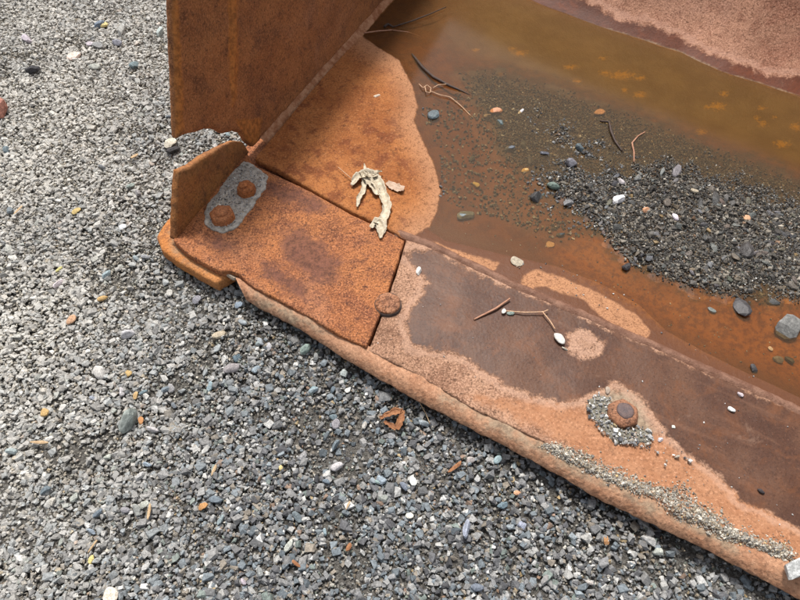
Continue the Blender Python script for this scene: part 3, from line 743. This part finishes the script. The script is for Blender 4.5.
L = [('pebble', 77, 212, 9, 'ochre', 'small bright ochre pebble alone in the pale fine gravel'), ('pebble', 103, 299, 10, 'ochre', 'round orange ochre pebble beside a pale oval chip in gravel'),
     ('pebble', 72, 321, 11, 'salmon', 'salmon pink pebble in the gravel near dark stones'), ('pebble', 60, 270, 8, 'yellow', 'pale yellow pebble just above a white sliver in the gravel'),
     ('stone_chip', 59, 285, 11, 'white', 'white upright stone sliver below a yellow pebble'), ('pebble', 129, 374, 8, 'ochre', 'little ochre pebble right of a pale grey lump in the gravel'),
     ('stone', 101, 373, 17, 'pale', 'rounded pale grey stone lump in the loose gravel'), ('stone', 128, 335, 14, 'pale', 'oval pale flat stone standing out in mid grey gravel'),
     ('pebble', 123, 228, 8, 'white', 'cream white pebble in gravel near the orange bucket corner'), ('stone', 122, 33, 14, 'pale', 'flat pale stone slab in the fine gravel beside the side wall'),
     ('stone', 98, 47, 11, 'grey', 'round grey stone in a cluster of rounded pebbles'), ('pebble', 91, 45, 8, 'pale', 'pale round pebble touching a round grey stone'), ('pebble', 104, 26, 8, 'yellow', 'yellowish pebble above a cluster of rounded grey pebbles'),
     ('stone', 33, 72, 15, 'dark', 'black flat stone in pale fine gravel'), ('stone', 75, 58, 12, 'cream', 'faint cream stone in the fine pale gravel'), ('stone', 2, 111, 22, 'red', 'reddish brown stone cut by the picture border'),
     ('stone', 171, 145, 14, 'cream', 'cream flat stone below the torn tip of the side wall'), ('stone', 174, 151, 14, 'dark', 'dark stone tucked beneath a cream flat stone by the torn wall'),
     ('stone', 131, 187, 9, 'green', 'greenish pale chip with dark shadow in fine gravel'), ('stone', 220, 336, 15, 'tan', 'smooth tan oval pebble in dark gravel near the bucket lip'),
     ('stone', 232, 370, 17, 'grey', 'broad grey stone in gravel below the tan oval pebble'), ('stone', 256, 371, 12, 'bluepale', 'pale blue angular stone beside a broad grey stone'),
     ('stone', 260, 344, 9, 'bluepale', 'pale blue chip above a pale blue angular stone'), ('stone', 237, 358, 10, 'blue', 'blue grey chip between tan pebble and broad grey stone'), ('stone', 306, 350, 16, 'green', 'blue green pointed stone lying close under the cutting edge'),
     ('stone', 326, 437, 12, 'blue', 'slate blue stone beside a slate blue sliver in coarse gravel'), ('stone', 335, 447, 15, 'blue', 'slate blue elongated sliver leaning in coarse gravel'), ('stone', 337, 467, 13, 'pale', 'pale oval stone below the slate blue sliver'),
     ('stone', 303, 457, 13, 'grey', 'squarish grey stone in coarse gravel'), ('stone', 298, 517, 13, 'blue', 'wide blue grey stone near a bare patch of fine grit'), ('stone', 289, 546, 13, 'pale', 'light grey angular stone near the pinkish wood sliver'),
     ('stone', 216, 500, 13, 'blue', 'blue stone right beside the orange lump in gravel'), ('stone', 203, 507, 10, 'orange', 'orange ochre lump beside a blue stone in gravel'), ('stone', 413, 481, 11, 'white', 'bright white stone in gravel below the bark chip'),
     ('stone', 404, 487, 11, 'blue', 'blue stone touching a bright white stone'), ('stone', 409, 516, 9, 'white', 'second small white stone in dark gravel'), ('stone', 466, 530, 19, 'bluepale', 'long pale blue slab of slate standing out in gravel'),
     ('stone', 423, 424, 14, 'bluepale', 'pale blue wedge stone right of the curled brown bark'), ('stone', 476, 587, 14, 'blue', 'large dark blue stone in the dark coarse gravel'), ('stone', 381, 481, 11, 'bluepale', 'pale bluish stone in dark brown damp gravel'),
     ('stone', 130, 422, 30, 'green', 'long thin grey green flat stone in the gravel'), ('pebble', 141, 421, 8, 'orange', 'orange pebble beside a long grey green flat stone'), ('pebble', 136, 396, 8, 'ochre', 'ochre pebble above a long grey green flat stone'),
     ('stone', 153, 430, 13, 'pale', 'pale wedge stone right of long grey green flat stone'), ('pebble', 45, 413, 8, 'ochre', 'ochre pebble above a short wood splinter'), ('stone', 138, 510, 12, 'grey', 'grey flat stone beside an upright wood splinter'),
     ('stone', 111, 596, 15, 'cream', 'creamy stone at the lower border of the gravel'), ('pebble', 92, 560, 8, 'yellow', 'pale yellow pebble below a yellow straw bit'), ('stone', 606, 541, 9, 'orange', 'orange rust chip in dark gravel beneath the cutting edge'),
     ('pebble', 517, 493, 7, 'salmon', 'tiny salmon pebble in blue grey gravel near cutting edge'), ('stone', 502, 506, 12, 'blue', 'blue grey stone below a tiny salmon pebble'), ('stone', 498, 460, 11, 'bluepale', 'bluish stone lying in the dark strip under the cutting edge'),
     ('stone', 232, 278, 11, 'tan', 'tan stone wedged in the notch of the corner lip'), ('stone', 240, 280, 8, 'salmon', 'pinkish stone stuck beside the tan one in the notch'), ('pebble', 281, 468, 7, 'yellow', 'yellow pebble among bluish coarse gravel'), ('stone', 470, 460, 9, 'pale', 'pale chip right of the bark splinter')]
ASP = {'long thin': (.32, 62), 'sliver': (.45, 60), 'oval': (.68, 20), 'slab': (.5, 80), 'pointed': (.5, 25), 'wedge': (.6, -20)}
for i, (nm, x, y, wd, c, lab) in enumerate(L):
    asp, rot = .82, random.uniform(0, 180)
    for kk, v in ASP.items():
        if kk in lab: asp, rot = v
    zz = .038 if 'notch' in lab else GZ
    stone(nm, x, y, wd, C[c], lab, asp, rot, zz, smooth=('pebble' in nm or 'round' in lab or 'oval' in lab), k=i % 16, sink=.35)
CL = [('grey', 'mid grey angular stone a little larger than the gravel round it'), ('bluepale', 'pale bluish angular stone a little larger than the gravel round it'), ('pale', 'light grey angular stone a little larger than the gravel round it'), ('blue', 'dark slate blue angular stone a little larger than the gravel round it')]
n = 0
Q = scatter(900); pq = project(np.c_[Q, np.zeros(len(Q))])
for (x, y) in pq:
    if not (6 < x < 794 and 6 < y < 594) or sd(np.array([[x, y]]), BUCKET_FOOT)[0] > -10: continue
    if x + y * .6 < 330 and random.random() < .7: continue
    c, lab = CL[n % 4]; n += 1
    stone('stone', x, y, random.uniform(8, 11.5), C[c], lab, random.uniform(.6, .9), random.uniform(0, 180), GZ, group='larger ' + c + ' stones in the gravel', sink=.3)
    if n >= 130: break

# ---- stones and grit inside the bucket
def in_bucket(n, poly_px):
    P = np.array(poly_px); X = np.c_[RNG.uniform(P[:, 0].min(), P[:, 0].max(), n), RNG.uniform(P[:, 1].min(), P[:, 1].max(), n)]
    return X[sd(X, P) > 0]
def lift(PX, sink, r):
    XY = np.array([G(x, y, WL)[:2] for x, y in PX]); h, _, _, _ = floor_h(XY); return np.c_[XY, h + r * (1 - sink) * .6]
bset = []
def wild(X, poly, soft):                         # thin out towards the rim
    d = sd(X, poly); return X[RNG.uniform(0, 1, len(X)) < np.clip(d / soft, .06, 1)]
X = wild(in_bucket(150000, SUBPILE), SUBPILE, 26); X = X[(X[:, 0] < 900)]
r = RNG.uniform(.0012, .0032, len(X)); bset.append((GRIT, lift(X, .3, r), r, colours(len(X), [4, 2, 1, 7, 1, .5, 4, 2.0, 6, 1.6, .8, .5, .5]) * np.array([.33, .30, .26]), .8))
X = wild(in_bucket(24000, EMERGE), EMERGE, 12); X = X[(X[:, 0] < 900)]
r = RNG.uniform(.0012, .0034, len(X)); bset.append((MED, lift(X, .1, r), r, colours(len(X), [4, 3, 1, 6, 1, .3, 2, 1.2, 6, 2.2, .2, .4, .3]) * np.array([.50, .45, .38]), .8))
X = wild(in_bucket(900, SUBPILE), SUBPILE, 30); X = X[X[:, 0] < 900]; r = RNG.uniform(.002, .0048, len(X)); bset.append((MED, lift(X, .1, r), r, colours(len(X), [4, 3, 1, 6, 1, .5, 2, 1, 6, .5, .4, .2, .3]) * np.array([.5, .47, .42]), .4))
X = wild(in_bucket(5200, EMERGE), EMERGE, 14); X = X[(X[:, 0] < 900)]
r = np.clip(RNG.lognormal(math.log(.0042), .3, len(X)), .0025, .008); bset.append((MED, lift(X, .2, r), r, colours(len(X), [4, 3, 1, 6, 1.5, .5, 1.5, .8, 6, .7, .1, .2, .3]) * np.array([.50, .45, .38]), .4))
X = wild(in_bucket(2600, SUBPILE), SUBPILE, 30); X = X[X[:, 0] < 900]; r = RNG.uniform(.0010, .0024, len(X)); bset.append((GRIT, lift(X, -.6, r), r, colours(len(X), [0, 0, 1, 0, 0, 0, 1, 3, 0, 4, .4, 0, 0]) * .9, .8))
SPARSE = [(420, 110), (470, 80), (520, 90), (600, 130), (640, 190), (600, 235), (560, 240), (500, 215), (440, 200), (440, 150)]
X = in_bucket(3600, SPARSE); r = RNG.uniform(.001, .0045, len(X)) ** 1; bset.append((MED, lift(X, .2, r), r, colours(len(X), [4, 3, 1, 6, 1, .4, 3, 1.5, 6, 1.4, 1.4, .6, .5]) * .5, .5))
X = in_bucket(420, [(440, 215), (600, 240), (720, 305), (800, 310), (800, 400), (640, 330), (500, 262)]); r = RNG.uniform(.0006, .0022, len(X)); bset.append((GRIT, lift(X, .2, r), r, colours(len(X), [3, 3, 2, 3, 1, 1, 2, 3, 3, 2, .5, 1, 0]) * .8, .6))
me = stones_mesh('bucket_grit', bset)
o = obj('bucket_grit', me, M['wetstone'], None, False)
tag(o, 'heap of dark wet grit and gravel half under the puddle in the bucket', 'grit', None, 'stuff')
BL = [('stone', 786, 330, 27, 'grey', 'large mottled grey stone on orange wet floor at the puddle edge'), ('stone', 740, 307, 24, 'dark', 'dark flat wet stone at the foot of the grit heap'), ('stone', 773, 303, 11, 'dark', 'small dark stone between dark flat stone and large mottled stone'),
      ('stone', 711, 310, 9, 'grey', 'small grey rounded stone left of the dark flat wet stone'), ('stone', 617, 202, 16, 'white', 'bright white angular stone on the dark grit heap'), ('stone', 621, 184, 11, 'pale', 'pale grey block just above the white angular stone in the heap'), ('pebble', 675, 218, 9, 'white', 'little white pebble on the grit heap right of orange pebble'),
      ('pebble', 645, 211, 8, 'salmon', 'orange pebble on the dark grit heap left of a little white pebble'), ('pebble', 746, 219, 8, 'salmon', 'salmon pebble amid dark grit away from the white stones'), ('pebble', 599, 114, 11, 'salmon', 'round orange pebble under water touching a dark curled twig'), ('pebble', 496, 113, 13, 'salmon', 'orange rounded pebble beside small grey chip in shallow puddle'),
      ('stone', 487, 117, 9, 'tan', 'tan chip left of an orange rounded pebble in the puddle'), ('stone', 500, 125, 11, 'blue', 'blue grey stone under orange rounded pebble'), ('stone', 521, 113, 8, 'white', 'whitish chip in the puddle right of orange rounded pebble'), ('stone', 433, 117, 15, 'blue', 'slate stone in brown water near the wavy dry shore'),
      ('stone', 510, 151, 12, 'blue', 'blue grey stone in the shallow brown puddle among scattered chips'), ('stone', 523, 146, 10, 'dark', 'dark chip above a blue grey stone in shallow puddle'), ('stone', 545, 155, 11, 'blue', 'bluish stone among scattered chips left of the grit heap'), ('stone', 530, 162, 12, 'dark', 'dark flat stone among scattered chips in the puddle'),
      ('stone', 472, 160, 9, 'dark', 'dark speck stone alone in the brown shallow water'), ('pebble', 525, 171, 8, 'ochre', 'ochre pebble in shallow water below a dark flat stone'), ('pebble', 476, 186, 9, 'ochre', 'ochre pebble sitting in a pale silt ring'), ('stone', 552, 187, 15, 'green', 'greenish grey stone at the left end of the grit heap'),
      ('stone', 535, 199, 15, 'dark', 'blackish stone left of greenish stone near the heap'), ('stone', 570, 165, 13, 'grey', 'grey stone in the shallow water by the heap'), ('stone', 580, 150, 12, 'blue', 'dark bluish stone at upper left part of the heap'), ('stone', 567, 204, 14, 'grey', 'broad grey stone at the lower left rim of the heap'),
      ('pebble', 517, 262, 14, 'tan', 'round tan pebble on the wet brown floor near the weld ridge'), ('pebble', 550, 245, 8, 'salmon', 'small pinkish pebble in brown water above the round tan pebble'), ('stone', 560, 236, 9, 'dark', 'dark small stone above the small pinkish pebble'), ('pebble', 573, 239, 4, 'white', 'tiny white speck pebble next to dark small stone'),
      ('stone', 419, 272, 10, 'white', 'whitish chip on the dry cutting edge right of the flush bolt'), ('stone', 753, 370, 10, 'dark', 'dark angular stone on the wet weld ridge'), ('stone', 777, 360, 9, 'grey', 'grey pebble right of the dark angular stone below the large mottled stone'), ('stone', 789, 361, 9, 'dark', 'dark pebble under the large mottled stone'),
      ('pebble', 770, 349, 5, 'white', 'tiny white pebble beneath the large mottled stone'), ('pebble', 731, 410, 7, 'white', 'small white pebble on the wet cutting edge plate'), ('pebble', 740, 395, 6, 'pale', 'pale pebble above the small white one on the wet edge'), ('stone', 760, 491, 7, 'dark', 'black pebble on the wet cutting edge plate alone'),
      ('pebble', 660, 440, 6, 'white', 'white pebble on the edge plate right of the muddy bolt'), ('pebble', 673, 427, 4, 'white', 'tiny white pebble on dark wet plate beyond the muddy bolt'), ('pebble', 607, 391, 8, 'tan', 'tan pebble stuck at the upper tip of the muddy bolt'), ('stone', 793, 570, 30, 'pale', 'pale grey rounded lump at the front of the cutting edge'), ('pebble', 377, 97, 7, 'cream', 'cream oval seed like pebble on the dry orange floor'),
      ('stone', 626, 268, 12, 'dark', 'dark wet stone at the lower left tip of the grit heap'), ('stone', 700, 205, 14, 'dark', 'dark slab lying on the grit heap'), ('stone', 676, 172, 16, 'grey', 'flat grey sliver on the upper part of the grit heap'), ('stone', 662, 173, 12, 'grey', 'small grey flake left of the flat grey sliver'),
      ('stone', 715, 200, 18, 'dark', 'broad blackish stone on the grit heap beside the dark slab'), ('stone', 745, 252, 20, 'dark', 'large blackish wet stone in the middle of the heap'), ('stone', 637, 180, 11, 'grey', 'rounded grey stone right of the pale grey block'), ('stone', 693, 192, 9, 'tan', 'brownish tan stone on the heap'), ('stone', 465, 217, 20, 'green', 'flat pale greenish stone in the shallow brown water')]
for i, (nm, x, y, wd, c, lab) in enumerate(BL):
    on_edge = sd(np.array([[x, y]]), WATER)[0] < -6
    XYp = np.array([G(x, y, WL)[:2]]); z = floor_h(XYp)[0][0]
    if sd(np.array([[x, y]]), RIDGE + [(1000, 900), (300, 500)])[0] > 0: z = ZE
    wet = c in ('dark', 'grey', 'blue', 'green') and z < ZE
    asp, rot = .78, random.uniform(0, 180)
    for kk, v in ASP.items():
        if kk in lab: asp, rot = v
    if 'large mottled' in lab: asp = .95
    hz = .35 if ('flat' in lab or 'slab' in lab or 'broad' in lab) else .62
    cc = tuple(v * (.6 if (wet and c != 'dark') else 1) for v in C[c])
    if 'round tan' in lab: asp = .95; hz = .3
    stone(nm, x, y, wd, cc, lab, asp, rot, z, hz, wet, nm == 'pebble', i % 16, sink=.2)
n = 0; BC = [('dark', 'blackish wet stone among the grit of the heap in the bucket'), ('grey', 'grey wet stone among the grit of the heap in the bucket'), ('brown', 'brownish grey wet stone among the grit of the heap in the bucket')]
X = in_bucket(700, EMERGE)
for x, y in X:
    if x > 795: continue
    c, lab = BC[n % 3]; n += 1; z = floor_h(np.array([G(x, y, WL)[:2]]))[0][0]
    stone('stone', x, y, random.uniform(6, 10), tuple(v * (.5 if c != 'dark' else 1.0) for v in C[c]), lab, random.uniform(.55, .9), random.uniform(0, 180), z, .5, True, False, None, c + ' stones in the grit heap', .3)
    if n >= 84: break

# crumbs of dry mud along the front edge and by the muddy bolt
X = []
for t in RNG.uniform(0, 1, 6500):
    i = t * 10; a = np.interp(t, [0, .25, .5, .75, 1], [545, 600, 670, 720, 790]); b = np.interp(a, [545, 600, 672, 720, 760, 790], [444, 472, 498, 528, 545, 556])
    wv = np.interp(a, [545, 575, 600, 650, 690, 730, 790], [3, 12, 13, 8, 24, 13, 12])
    X.append((a + RNG.normal(0, 4), b + RNG.normal(0, .38) * wv * (1 + .9 * nz(a * .08, 3.3)) + 4 * nz(a * .05, 8.1)))
X = np.array(X); r = np.clip(RNG.lognormal(math.log(.00115), .45, len(X)), .0005, .0034)
crset = []
Pz = np.array([G(x, y, ZE) for x, y in X]); tl = np.interp(X[:, 0], [p[0] for p in TOPL], [p[1] for p in TOPL])
dd = np.clip(X[:, 1] - tl, 0, 40) / 560.; Pz[:, 2] = ZE + .0005 - dd * .55 + r * .25
Pz[:, :2] = np.array([G(x, y, z)[:2] for (x, y), z in zip(X, Pz[:, 2])])
crset.append((GRIT, Pz, r, colours(len(X), [2, 4, 4, .6, 0, 0, 6, 3, .4, .5, .3, 1, 0]) * np.array([1, .93, .82]), .8))
X = in_bucket(900, [(585, 402), (598, 393), (612, 398), (614, 420), (625, 430), (642, 426), (655, 436), (648, 448), (616, 446), (600, 432), (587, 416)]); X = np.r_[X, in_bucket(30, [(650, 440), (680, 445), (695, 470), (670, 470), (640, 455)])]
r = np.clip(RNG.lognormal(math.log(.0016), .5, len(X)), .0006, .0048); crset.append((GRIT, np.array([(*G(x, y, ZE)[:2], ZE + .0035 + q * .3) for (x, y), q in zip(X, r)]), r, colours(len(X), [2, 3, 4, 1, 0, 0, 3, 4, 2, 2, .3, 1, 0]), .8))
X = in_bucket(1300, [(206, 214), (220, 192), (244, 162), (266, 178), (250, 208), (228, 231), (210, 228)]); r = RNG.uniform(.0006, .0022, len(X)) ** 1.0; crset.append((GRIT, np.array([(*G(x, y, ZC)[:2], ZC + .0038) for x, y in X]), r, colours(len(X), [2, 3, 4, 1, 0, 0, 3, 4, 2, 1, .1, .5, 0]), .8))
X = in_bucket(160, [(380, 250), (800, 420), (800, 560), (370, 340)]); r = RNG.uniform(.0005, .0016, len(X)); crset.append((GRIT, np.array([(*G(x, y, ZE)[:2], ZE + .001) for x, y in X]), r, colours(len(X), [1, 2, 4, 2, 0, 0, 3, 4, 2, 3, .1, .5, 0]), .8))
me = stones_mesh('mud_crumbs', crset); o = obj('mud_crumbs', me, M['stone'], None, False)
tag(o, 'crumbs of dry grey mud and grit strewn along the cutting edge', 'crumbs', None, 'stuff')

# ================================================================== TWIGS, LEAVES, SPLINTERS
def twig(name, runs, mat, label, cat='twig'):
    V, F_ = join([tube([G(x, y, z) for x, y, z in pts], rad, 8, max(10, 5 * len(pts)), .25, seed=i * 3.1) for i, (pts, rad) in enumerate(runs)])
    o = obj(name, mesh(name, V, F_), mat); return tag(o, label, cat)
wz = WL + .0015
twig('twig', [([(393, 27, wz), (412, 21, wz + .004), (430, 14, wz + .006), (446, 7, wz + .004)], [.0022, .0018, .0012]), ([(384, 27, wz), (388, 24, wz + .004), (393, 27, wz)], [.004, .003])], M['twig_dark'], 'dark straight twig in the puddle beside the side wall')
twig('twig', [([(364, 33, .056), (378, 31, .052), (392, 30, wz)], [.0018, .0016]), ([(392, 30, wz), (408, 32, wz - .002), (420, 36, wz - .004)], [.0014, .0006])], M['twig_red'], 'thin brown stalk poking from the wall joint into the puddle')
twig('twig', [([(412, 54, wz - .003), (422, 67, wz), (433, 77, wz + .002), (450, 86, wz + .002), (462, 91, wz), (470, 95, wz - .002)], [.0022, .0045, .0042, .004, .0034, .001])], M['twig_dark'], 'thick dark curved twig floating in the brown puddle')
twig('stalk', [([(419, 84, wz + .002), (423, 88, wz + .004), (427, 85, wz + .006), (431, 88, wz + .004), (430, 93, wz + .002), (426, 92, wz + .005), (425, 87, wz + .006)], [.0012, .0013]), ([(430, 91, wz + .002), (440, 95, wz + .002), (450, 97, wz + .002), (460, 105, wz + .001), (471, 116, wz - .001)], [.0013, .0014, .001]), ([(433, 88, wz + .002), (438, 85, wz + .004), (448, 84, wz + .003)], [.0012, .0014])], M['twig_tan'], 'curly pale tan stalk below the thick dark twig', 'stalk')
twig('twig', [([(600, 121, wz), (609, 122, wz), (611, 131, wz + .001), (615, 141, wz + .001), (622, 151, wz)], [.0025, .0035, .002])], M['twig_dark'], 'short black curled twig at the top of the grit heap')
twig('twig', [([(645, 132, wz), (638, 136, wz), (632, 143, wz), (634, 152, wz), (634, 162, wz)], [.0014, .002, .0014])], M['twig_red'], 'hooked thin brown twig right of the short black one')
ez = ZE + .0025
twig('twig', [([(474, 319.5, ez), (496, 308.5, ez + .002), (510, 298.5, ez + .003)], [.0016, .0022, .0018])], M['twig_red'], 'short straight reddish twig on the wet cutting edge')
s1 = twig('seed_stalk', [([(506, 311, ez + .001), (525, 312.5, ez + .003), (543, 312, ez + .004), (548, 310, ez + .004)], [.0013, .0013]), ([(543, 312.5, ez + .004), (550, 321, ez + .003), (555, 329, ez + .003)], [.0014, .0013])], M['twig_tan'], 'forked pale stalk with a white seed lying on the wet cutting edge', 'stalk')
def seed(c, r, parent, ang, asp=1.5):
    V, T = cut_stone(3, 930, 5, .7, .12); a = math.radians(ang); ca, sa = math.cos(a), math.sin(a)
    W = [(c[0] + r * (v[0] * asp * ca - v[1] * sa), c[1] + r * (v[0] * asp * sa + v[1] * ca), c[2] + r * v[2] * .6) for v in V]
    return obj('seed', mesh('seed', W, T.tolist()), M['seed'], parent)
seed(G(559.5, 338, ZE + .006), .0095, s1, 115); seed(G(504, 311, ZE + .005), .005, s1, 60, 1.3)
stone('pebble', 511, 314, 9, C['green'], 'greenish chip against the forked pale stalk', .7, 0, ZE, .5, k=3); stone('stone_chip', 564, 349, 8, C['cream'], 'thin cream chip below the white seed of the forked stalk', .3, -35, ZE, .4, k=5)

def ribbon(path, wid, z, seed, curl=.5, nl=26, nw=9):
    """curled leaf strip with thickness; path in pixels"""
    P = resample([(*p,) for p in path], nl); Wd = np.interp(np.linspace(0, 1, nl), np.linspace(0, 1, len(wid)), wid)
    Q = np.array([G(x, y, z) for x, y in P]); V = []; F_ = []
    for side in (0, 1):
        for i in range(nl):
            t = Vector(Q[min(i + 1, nl - 1)] - Q[max(i - 1, 0)]).normalized(); a = Vector((-t.y, t.x, 0)); wm = Wd[i] / 520.0
            for j in range(nw):
                u = j / (nw - 1) * 2 - 1
                p = Vector(Q[i]) + a * (u * wm * (1 - .22 * abs(curl)) * (1 + .32 * nz(i * .8, seed, 2.0 * (u > 0))) + .0022 * nz(i * .5, u * 2, seed + 9))
                zz = .002 + abs(u) ** 1.5 * curl * wm * (.5 + .8 * nz(i * .22, seed, 3)) + .0028 * nz(i * .55 + seed, u * 2.4, seed) + .0032 * abs(nz(i * .16, seed + 4)) + wm * .10 * math.cos(u * 7 + 3 * nz(i * .1, seed))
                V.append(p + Vector((0, 0, max(zz, .0006) - side * .0004)))
    for side in (0, 1):
        b = side * nl * nw
        for i in range(nl - 1):
            for j in range(nw - 1):
                q = [b + i * nw + j, b + i * nw + j + 1, b + (i + 1) * nw + j + 1, b + (i + 1) * nw + j]; F_.append(q if side else q[::-1])
    m_ = nl * nw
    for i in range(nl - 1):
        for j in (0, nw - 1): F_.append([i * nw + j, (i + 1) * nw + j, m_ + (i + 1) * nw + j, m_ + i * nw + j])
    for j in range(nw - 1):
        for i in (0, nl - 1): F_.append([i * nw + j, i * nw + j + 1, m_ + i * nw + j + 1, m_ + i * nw + j])
    return V, F_
lz = ZC + .002
V, F_ = join([ribbon([(365, 171), (372, 174), (377, 184), (383, 196), (387, 208), (385, 217), (381, 226), (381, 239)], [3, 8, 8, 6, 6, 5.5, 8, 2], lz, 1.3, .9, 44, 13),
              ribbon([(371, 229), (377, 222), (382, 230), (380, 239)], [2, 6, 6, 1], lz + .001, 2.7, .5, 14),
              ribbon([(364, 172), (365, 182), (363, 193), (359, 200), (357, 208)], [3, 4, 3.5, 4, 1], lz, 4.1, .8, 22),
              ribbon([(352, 186), (357, 179), (365, 175), (373, 177), (379, 175)], [2, 6, 8, 7, 2], lz + .002, 5.9, .8, 26, 11), ribbon([(360, 172), (367, 180), (374, 187), (378, 196)], [2, 7, 7, 4], lz + .001, 7.4, .9, 22, 11),
              ribbon([(364, 164), (365, 170), (367, 175)], [.5, 2, 2.5], lz + .004, 9.2, .5, 10), ribbon([(372, 176), (377, 173), (382, 172)], [2, 2.5, .8], lz + .003, 3.2, .5, 10)])
o = obj('dry_leaf', mesh('dry_leaf', V, F_), M['leaf']); tag(o, 'crumpled pale dried leaf lying over the seam on rusty plates', 'leaf')
M['leaf2'] = plain('flat_leaf_scrap', (.42, .29, .20), (.54, .40, .30), 120, .8)
V, F_ = ribbon([(387, 183), (393, 187), (398, 189), (404, 190)], [3, 5, 6, 4], lz - .004, 8.8, .1, 16)
o = obj('leaf_scrap', mesh('leaf_scrap', V, F_), M['leaf2']); tag(o, 'small flat pinkish leaf scrap right of the crumpled dried leaf', 'leaf')
twig('stalk', [([(338, 167, lz + .004), (345, 173, lz + .005), (352, 179, lz + .004)], [.0008, .0010])], M['twig_tan'], 'thin pinkish stalk left of the crumpled dried leaf', 'stalk')

def splinter(name, x, y, lpx, wpx, ang, mat, label, z=.010, cat='wood chip', k=0):
    p = G(x, y, z); s_ = p.length * 0 + (p - Vector((0, 0, H))).length / F; V, T = cut_stone(2, 950 + k, 6, .5); a = math.radians(ang); ca, sa = math.cos(a), math.sin(a)
    W = [(p.x + s_ * (v[0] * lpx / 2 * ca - v[1] * wpx / 2 * sa), p.y + s_ * (v[0] * lpx / 2 * sa + v[1] * wpx / 2 * ca), p.z + s_ * v[2] * wpx * .35) for v in V]
    o = obj(name, mesh(name, W, T.tolist()), mat, None, False); return tag(o, label, cat)
splinter('bark_splinter', 455, 467, 18, 6, 40, M['bark'], 'short brown bark splinter on gravel below the cutting edge', k=1)
splinter('wood_splinter', 38, 442, 18, 5, -3, M['wood'], 'short tan wood splinter lying flat on the fine gravel', k=2)
splinter('wood_splinter', 149, 510, 16, 4, 95, M['wood'], 'upright tan wood splinter beside the grey flat stone', k=3)
splinter('wood_splinter', 296, 563, 11, 4, -35, M['bark'], 'small pinkish wood sliver among light stones', k=4)
splinter('wood_splinter', 214, 470, 12, 5, 75, M['wood'], 'orange tan wood chip in gravel above the orange lump', k=5)
splinter('wood_splinter', 18, 210, 11, 3, 70, M['wood'], 'yellow straw bit in the pale fine gravel', k=6)
splinter('wood_splinter', 135, 156, 9, 4, 40, M['wood'], 'tan chip in the fine gravel above the greenish pale chip', k=7)
splinter('wood_splinter', 93, 545, 14, 3, 65, M['wood'], 'yellow straw bit above a pale yellow pebble', k=8)
splinter('wood_splinter', 348, 505, 10, 2.5, 65, M['wood'], 'thin tan sliver standing in dark gravel', k=9)
splinter('bark_splinter', 349, 547, 9, 5, 60, M['bark'], 'dark red bark bit in gravel near the bare grit patch', k=10)
V, F_ = join([ribbon([(380, 419), (388, 415), (396, 412), (403, 411)], [2, 3, 4.5, 2], .013, 11.2, .8, 18), ribbon([(403, 411), (401, 420), (397, 430)], [2, 4, 3.5], .013, 12.9, .9, 16), ribbon([(384, 422), (391, 426), (396, 430)], [1, 3, 2.5], .012, 14.4, .6, 12)])
o = obj('bark_curl', mesh('bark_curl', V, F_), M['bark']); tag(o, 'curled torn piece of brown bark on gravel beneath the cutting edge', 'bark')
twig('twig', [([(420, 403, .014), (426, 414, .012), (430, 424, .009)], [.0009, .0006])], M['wood'], 'hair thin dry stem leaning under the cutting edge')
